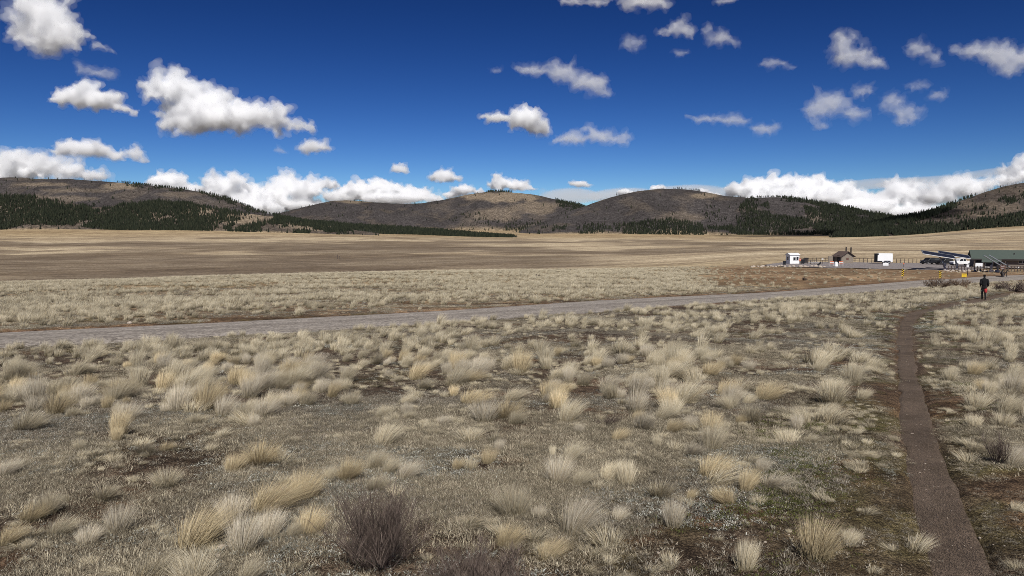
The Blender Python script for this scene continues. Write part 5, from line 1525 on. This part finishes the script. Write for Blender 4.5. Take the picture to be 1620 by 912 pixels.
P, k, rz = spot(1401, 421.6); m = MB(); m.box((0, 0, .3), (8 * k, .5, .6)); m.prism([(-4 * k, .6), (4 * k, .6), (3.6 * k, .7), (-3.6 * k, .7)], -.2, .2)
o = m.build('concrete_barrier', M_WHITE, None, P, bevel=.04); o.rotation_euler[2] = rz; tag(o, 'low white barrier block below the trailer', 'barrier')
# barricades and drum near the toilet block
for px, lab in ((1316, 'orange barricade beside the toilet block, the one nearer the hut'), (1330.5, 'orange barricade beside the white drum under the toilet block')):
    P, k, rz = spot(px, 421.6); root = empty('barricade', P, rz, lab, 'barricade')
    for s in (-1, 1):
        m = MB(); m.box((s * .42, 0, .55), (.08, .08, 1.1)); m.build('leg', M_WHITE, root)
    for z_ in (.45, .75, 1.0):
        m = MB(); m.box((0, -.06, z_), (.9, .03, .12)); m.build('board', M_ORANGE if z_ != .75 else M_WHITE, root)
P, k, rz = spot(1322.5, 422.6); root = empty('white_drum', P, rz, 'white drum standing between two orange barricades', 'drum')
m = MB(); m.tube([(0, 0, 0), (0, 0, .1), (0, 0, .5), (0, 0, .9), (0, 0, 1.0)], [.40, .42, .38, .34, .26], 14); m.build('body', M_WHITE, root)
m = MB(); m.tube([(0, 0, 1.0), (0, 0, 1.06)], [.27, .22], 14); m.build('lid', M_WHITE, root)
# picnic table, waste bins
def bin_(px, row, lab, mat=M_BLACK, s=1.0):
    P, k, rz = spot(px, row); root = empty('waste_bin', P, rz, lab, 'bin'); root.scale = (s,) * 3
    m = MB(); m.prism([(-.38, .08), (.38, .08), (.45, 1.05), (-.45, 1.05)], -.4, .4); m.build('body', mat, root, bevel=.03)
    m = MB(); m.prism([(-.48, 1.06), (.48, 1.06), (.46, 1.14), (-.46, 1.14)], -.45, .45); m.build('lid', mat, root)
    for sd in (-1, 1):
        m = MB(); m.tube([(sd * .3, -.42, .1), (sd * .3, -.36, .1)], .1, 8); m.build('wheel', M_RUBBER, root)
bin_(1270, 418.5, 'black waste bin close to the white hut'); bin_(1275.5, 417.2, 'taller dark bin behind the black waste bin', M_DARKBROWN, 1.25); bin_(1241, 420, 'black waste bin at the outer end of the yard', M_BLACK, .8)
P, k, rz = spot(1296, 422); root = empty('leaning_board', P, rz, 'dark board leaning at the edge of the yard', 'board')
from mathutils import Euler
m = MB(); m.box((0, 0, .5), (1.0, .10, .35), np.array(Euler((0, -.7, 0)).to_matrix())); m.build('panel', M_BLACK, root)
m = MB(); m.tube([(.25, .1, 0), (.1, .05, .6)], .05, 5); m.build('prop', M_WOOD, root)
P, k, rz = spot(1287, 418.8); root = empty('picnic_table', P, rz, 'pale picnic table between hut and toilet block', 'table')
for i in range(4):
    m = MB(); m.box((0, -.36 + i * .24, .75), (2.4, .2, .05)); m.build('plank', M_CONCRETE, root)
for s in (-1, 1):
    m = MB(); m.box((0, s * .75, .45), (2.4, .26, .05)); m.build('bench', M_CONCRETE, root)
    m = MB(); m.tube([(s * .8, -.75, 0), (s * .8, -.2, .74)], .05, 5); m.tube([(s * .8, .75, 0), (s * .8, .2, .74)], .05, 5); m.tube([(s * .8, -.78, .42), (s * .8, .78, .42)], .04, 5); m.build('leg', M_WOOD, root)
# timber shelter and gate timbers before the building
P, k, rz = spot(1568, 427); root = empty('timber_kiosk', P, rz, 'dark roofed timber kiosk under the edge-on solar arrays', 'kiosk')
for sx in (-1, 1):
    for sy in (-1, 1):
        m = MB(); m.box((sx * 1.3, sy * .6, .85), (.16, .16, 1.7)); m.build('post', M_DARKBROWN, root)
for sd in (-1, 1):
    m = MB(); m.prism([(0, 2.15), (0, 2.25), (sd * 1.1, 1.67), (sd * 1.1, 1.57)], -1.9, 1.9, 'x'); m.build('roof', M_GREENROOF, root)
m = MB(); m.box((0, 0, 1.15), (2.4, .1, 1.1)); m.build('board', M_BLACK, root)
P, k, rz = spot(1586, 440.5, 0); root = empty('gnarled_stump', P, rz, 'dark gnarled dead stump beside the road before the brown notice', 'stump')
m = MB(); m.tube([(0, 0, -.1), (.05, 0, .5), (-.1, 0, 1.1), (.15, 0, 1.7)], [.28, .2, .16, .05], 8); m.build('trunk', M_DARKBROWN, root)
for e in ((-1.1, .1, .35), (.75, 0, 1.45), (-.6, .1, 1.35)):
    m = MB(); m.tube([(0, 0, .35), (e[0] * .6, e[1], e[2] * .7), e], [.13, .09, .04], 6); m.build('limb', M_DARKBROWN, root)
for px, lab in ((534, 'taller dark post standing alone on the far plain'), (537.5, 'shorter dark post beside the taller one on the far plain')):
    P, k, rz = spot(px, 410, 0); h = (7 if px < 536 else 5) * k
    m = MB(); m.tube([(0, 0, -.5), (.02, 0, h * .6), (0, .02, h)], [.28, .25, .22], 7); m.tube([(-.4, 0, h * .8), (.4, 0, h * .8)], .08, 5)
    o = m.build('post', M_WOOD, None, P); tag(o, lab, 'post')
P, k, rz = spot(1592.5, 440, 0); m = MB(); m.tube([(0, 0, -.2), (0, 0, 2.0), (0, 0, 2.6)], [.07, .065, .05], 6); m.box((0, -.09, 2.2), (.3, .04, .4)); o = m.build('marker_post', M_DARKBROWN, None, P); tag(o, 'slim dark marker post right beside the gnarled stump', 'post')

# ------------------------------------------------------------------ the walker
def skinned(name, pts, edges, mat, parent=None, sub=2):
    me = bpy.data.meshes.new(name); me.from_pydata([p[:3] for p in pts], edges, []); o = bpy.data.objects.new(name, me); COL.objects.link(o)
    sk = o.modifiers.new('skin', 'SKIN'); sk.use_smooth_shade = True
    for i, p in enumerate(pts):
        rr_ = p[3]; me.skin_vertices[0].data[i].radius = (rr_, rr_) if np.isscalar(rr_) else rr_
        me.skin_vertices[0].data[i].use_root = (i == 0)
    ss = o.modifiers.new('sub', 'SUBSURF'); ss.levels = sub; ss.render_levels = sub
    new = bpy.data.meshes.new_from_object(o.evaluated_get(bpy.context.evaluated_depsgraph_get())); new.name = name
    bpy.data.objects.remove(o); bpy.data.meshes.remove(me)
    new.materials.clear(); new.materials.append(mat)
    return link(name, new, parent)
P, k, rz = spot(1556, 474.6, 0)
person = empty('person', P, rz + .12, 'person in black jacket and dark shorts with a red side walking away on the path', 'person')
# local: +y is away from the camera (walking direction)
B = [(0, 0, .93, (.15, .11)), (0, .01, 1.08, (.145, .10)), (0, .02, 1.28, (.165, .115)), (0, .02, 1.42, (.15, .10)), (0, .03, 1.52, .06), (0, .05, 1.58, .065), (0, .06, 1.68, (.085, .10)), (0, .055, 1.76, .06),
     (-.08, .0, .86, .105), (-.085, .14, .48, .07), (-.08, .10, .10, .05), (-.08, .20, .035, .045), (-.08, .28, .03, .035),
     (.08, .0, .86, .105), (.085, .0, .47, .07), (.075, -.24, .13, .05), (.075, -.16, .05, .045), (.075, -.08, .03, .035),
     (-.18, .02, 1.40, .07), (-.225, -.04, 1.14, .055), (-.20, .14, .98, .04), (-.17, .22, .96, .035),
     (.18, .02, 1.40, .07), (.235, -.02, 1.13, .055), (.235, .14, .95, .04), (.22, .22, .93, .035)]
E = [(0, 1), (1, 2), (2, 3), (3, 4), (4, 5), (5, 6), (6, 7), (0, 8), (8, 9), (9, 10), (10, 11), (11, 12), (0, 13), (13, 14), (14, 15), (15, 16), (16, 17), (3, 18), (18, 19), (19, 20), (20, 21), (3, 22), (22, 23), (23, 24), (24, 25)]
body = skinned('body', B, E, M_BLACKCLOTH, person)
# skin where it shows: hands; head with short dark hair under a cap
for nm, base, sd in (('hand', (-.17, .235, .955), -1), ('hand', (.22, .235, .925), 1)):
    bx_, by_, bz_ = base
    pts = [(bx_, by_, bz_, (.036, .02))]; ed = []
    pts.append((bx_, by_ + .05, bz_ - .02, (.04, .018))); ed.append((0, 1))
    for i, (dx_, ln_) in enumerate(((-.03, .055), (-.01, .07), (.01, .066), (.03, .05))):
        pts.append((bx_ + dx_, by_ + .06 + ln_ * .5, bz_ - .04, .010)); ed.append((1, len(pts) - 1))
        pts.append((bx_ + dx_, by_ + .055 + ln_ * .6, bz_ - .075, .008)); ed.append((len(pts) - 2, len(pts) - 1))
    pts.append((bx_ - sd * .045, by_ + .03, bz_ - .02, .011)); ed.append((0, len(pts) - 1)); pts.append((bx_ - sd * .055, by_ + .06, bz_ - .045, .009)); ed.append((len(pts) - 2, len(pts) - 1))
    skinned(nm, pts, ed, M_SKIN, person, 1)
skinned('hair', [(0, .03, 1.66, (.088, .085)), (0, .045, 1.72, (.092, .10)), (0, .055, 1.775, .065)], [(0, 1), (1, 2)], M_BLACKCLOTH, person)
skinned('face', [(0, .125, 1.70, .04), (0, .135, 1.64, .045), (0, .12, 1.59, .035)], [(0, 1), (1, 2)], M_SKIN, person)
m = MB()
v, f = ICO1
for i, c in enumerate(((-.035, .168, 1.69), (.035, .168, 1.69))):
    m = MB(); m.box(c, (.03, .01, .015)); m.build('eye', M_BLACK, person)
m = MB(); m.tube([(0, .165, 1.69), (0, .195, 1.65)], [.008, .014], 5); m.build('nose', M_SKIN, person)
for s in (-1, 1):
    m = MB(); m.box((s * .095, .06, 1.665), (.02, .035, .06)); m.build('ear', M_SKIN, person, bevel=.006)
skinned('jacket', [(0, .0, .92, (.175, .135)), (0, .01, 1.08, (.175, .13)), (0, .02, 1.28, (.185, .135)), (0, .02, 1.43, (.16, .11)), (0, .03, 1.51, .085), (-.18, .02, 1.41, .09), (-.225, -.04, 1.14, .08), (-.205, .12, 1.0, .06), (.18, .02, 1.41, .09), (.235, -.02, 1.13, .08), (.235, .12, .97, .06)],
        [(0, 1), (1, 2), (2, 3), (3, 4), (3, 5), (5, 6), (6, 7), (3, 8), (8, 9), (9, 10)], M_BLACKCLOTH, person)
skinned('shorts', [(.085, .0, .84, .128), (.095, .0, .66, .112), (.10, .0, .46, .098)], [(0, 1), (1, 2)], M_RED, person)['label'] = 'red leg of the shorts'
skinned('shorts', [(-.085, .0, .84, .128), (-.09, .06, .66, .108), (-.09, .12, .50, .092)], [(0, 1), (1, 2)], M_BLACKCLOTH, person)
for nm, a_, b_ in (('shoe', (-.08, .08, .05), (-.08, .29, .035)), ('shoe', (.075, -.255, .09), (.075, -.07, .035))):
    skinned(nm, [(*a_, .055), ((a_[0] + b_[0]) / 2, (a_[1] + b_[1]) / 2, .05, .055), (*b_, .042)], [(0, 1), (1, 2)], M_BLACK, person, 1)
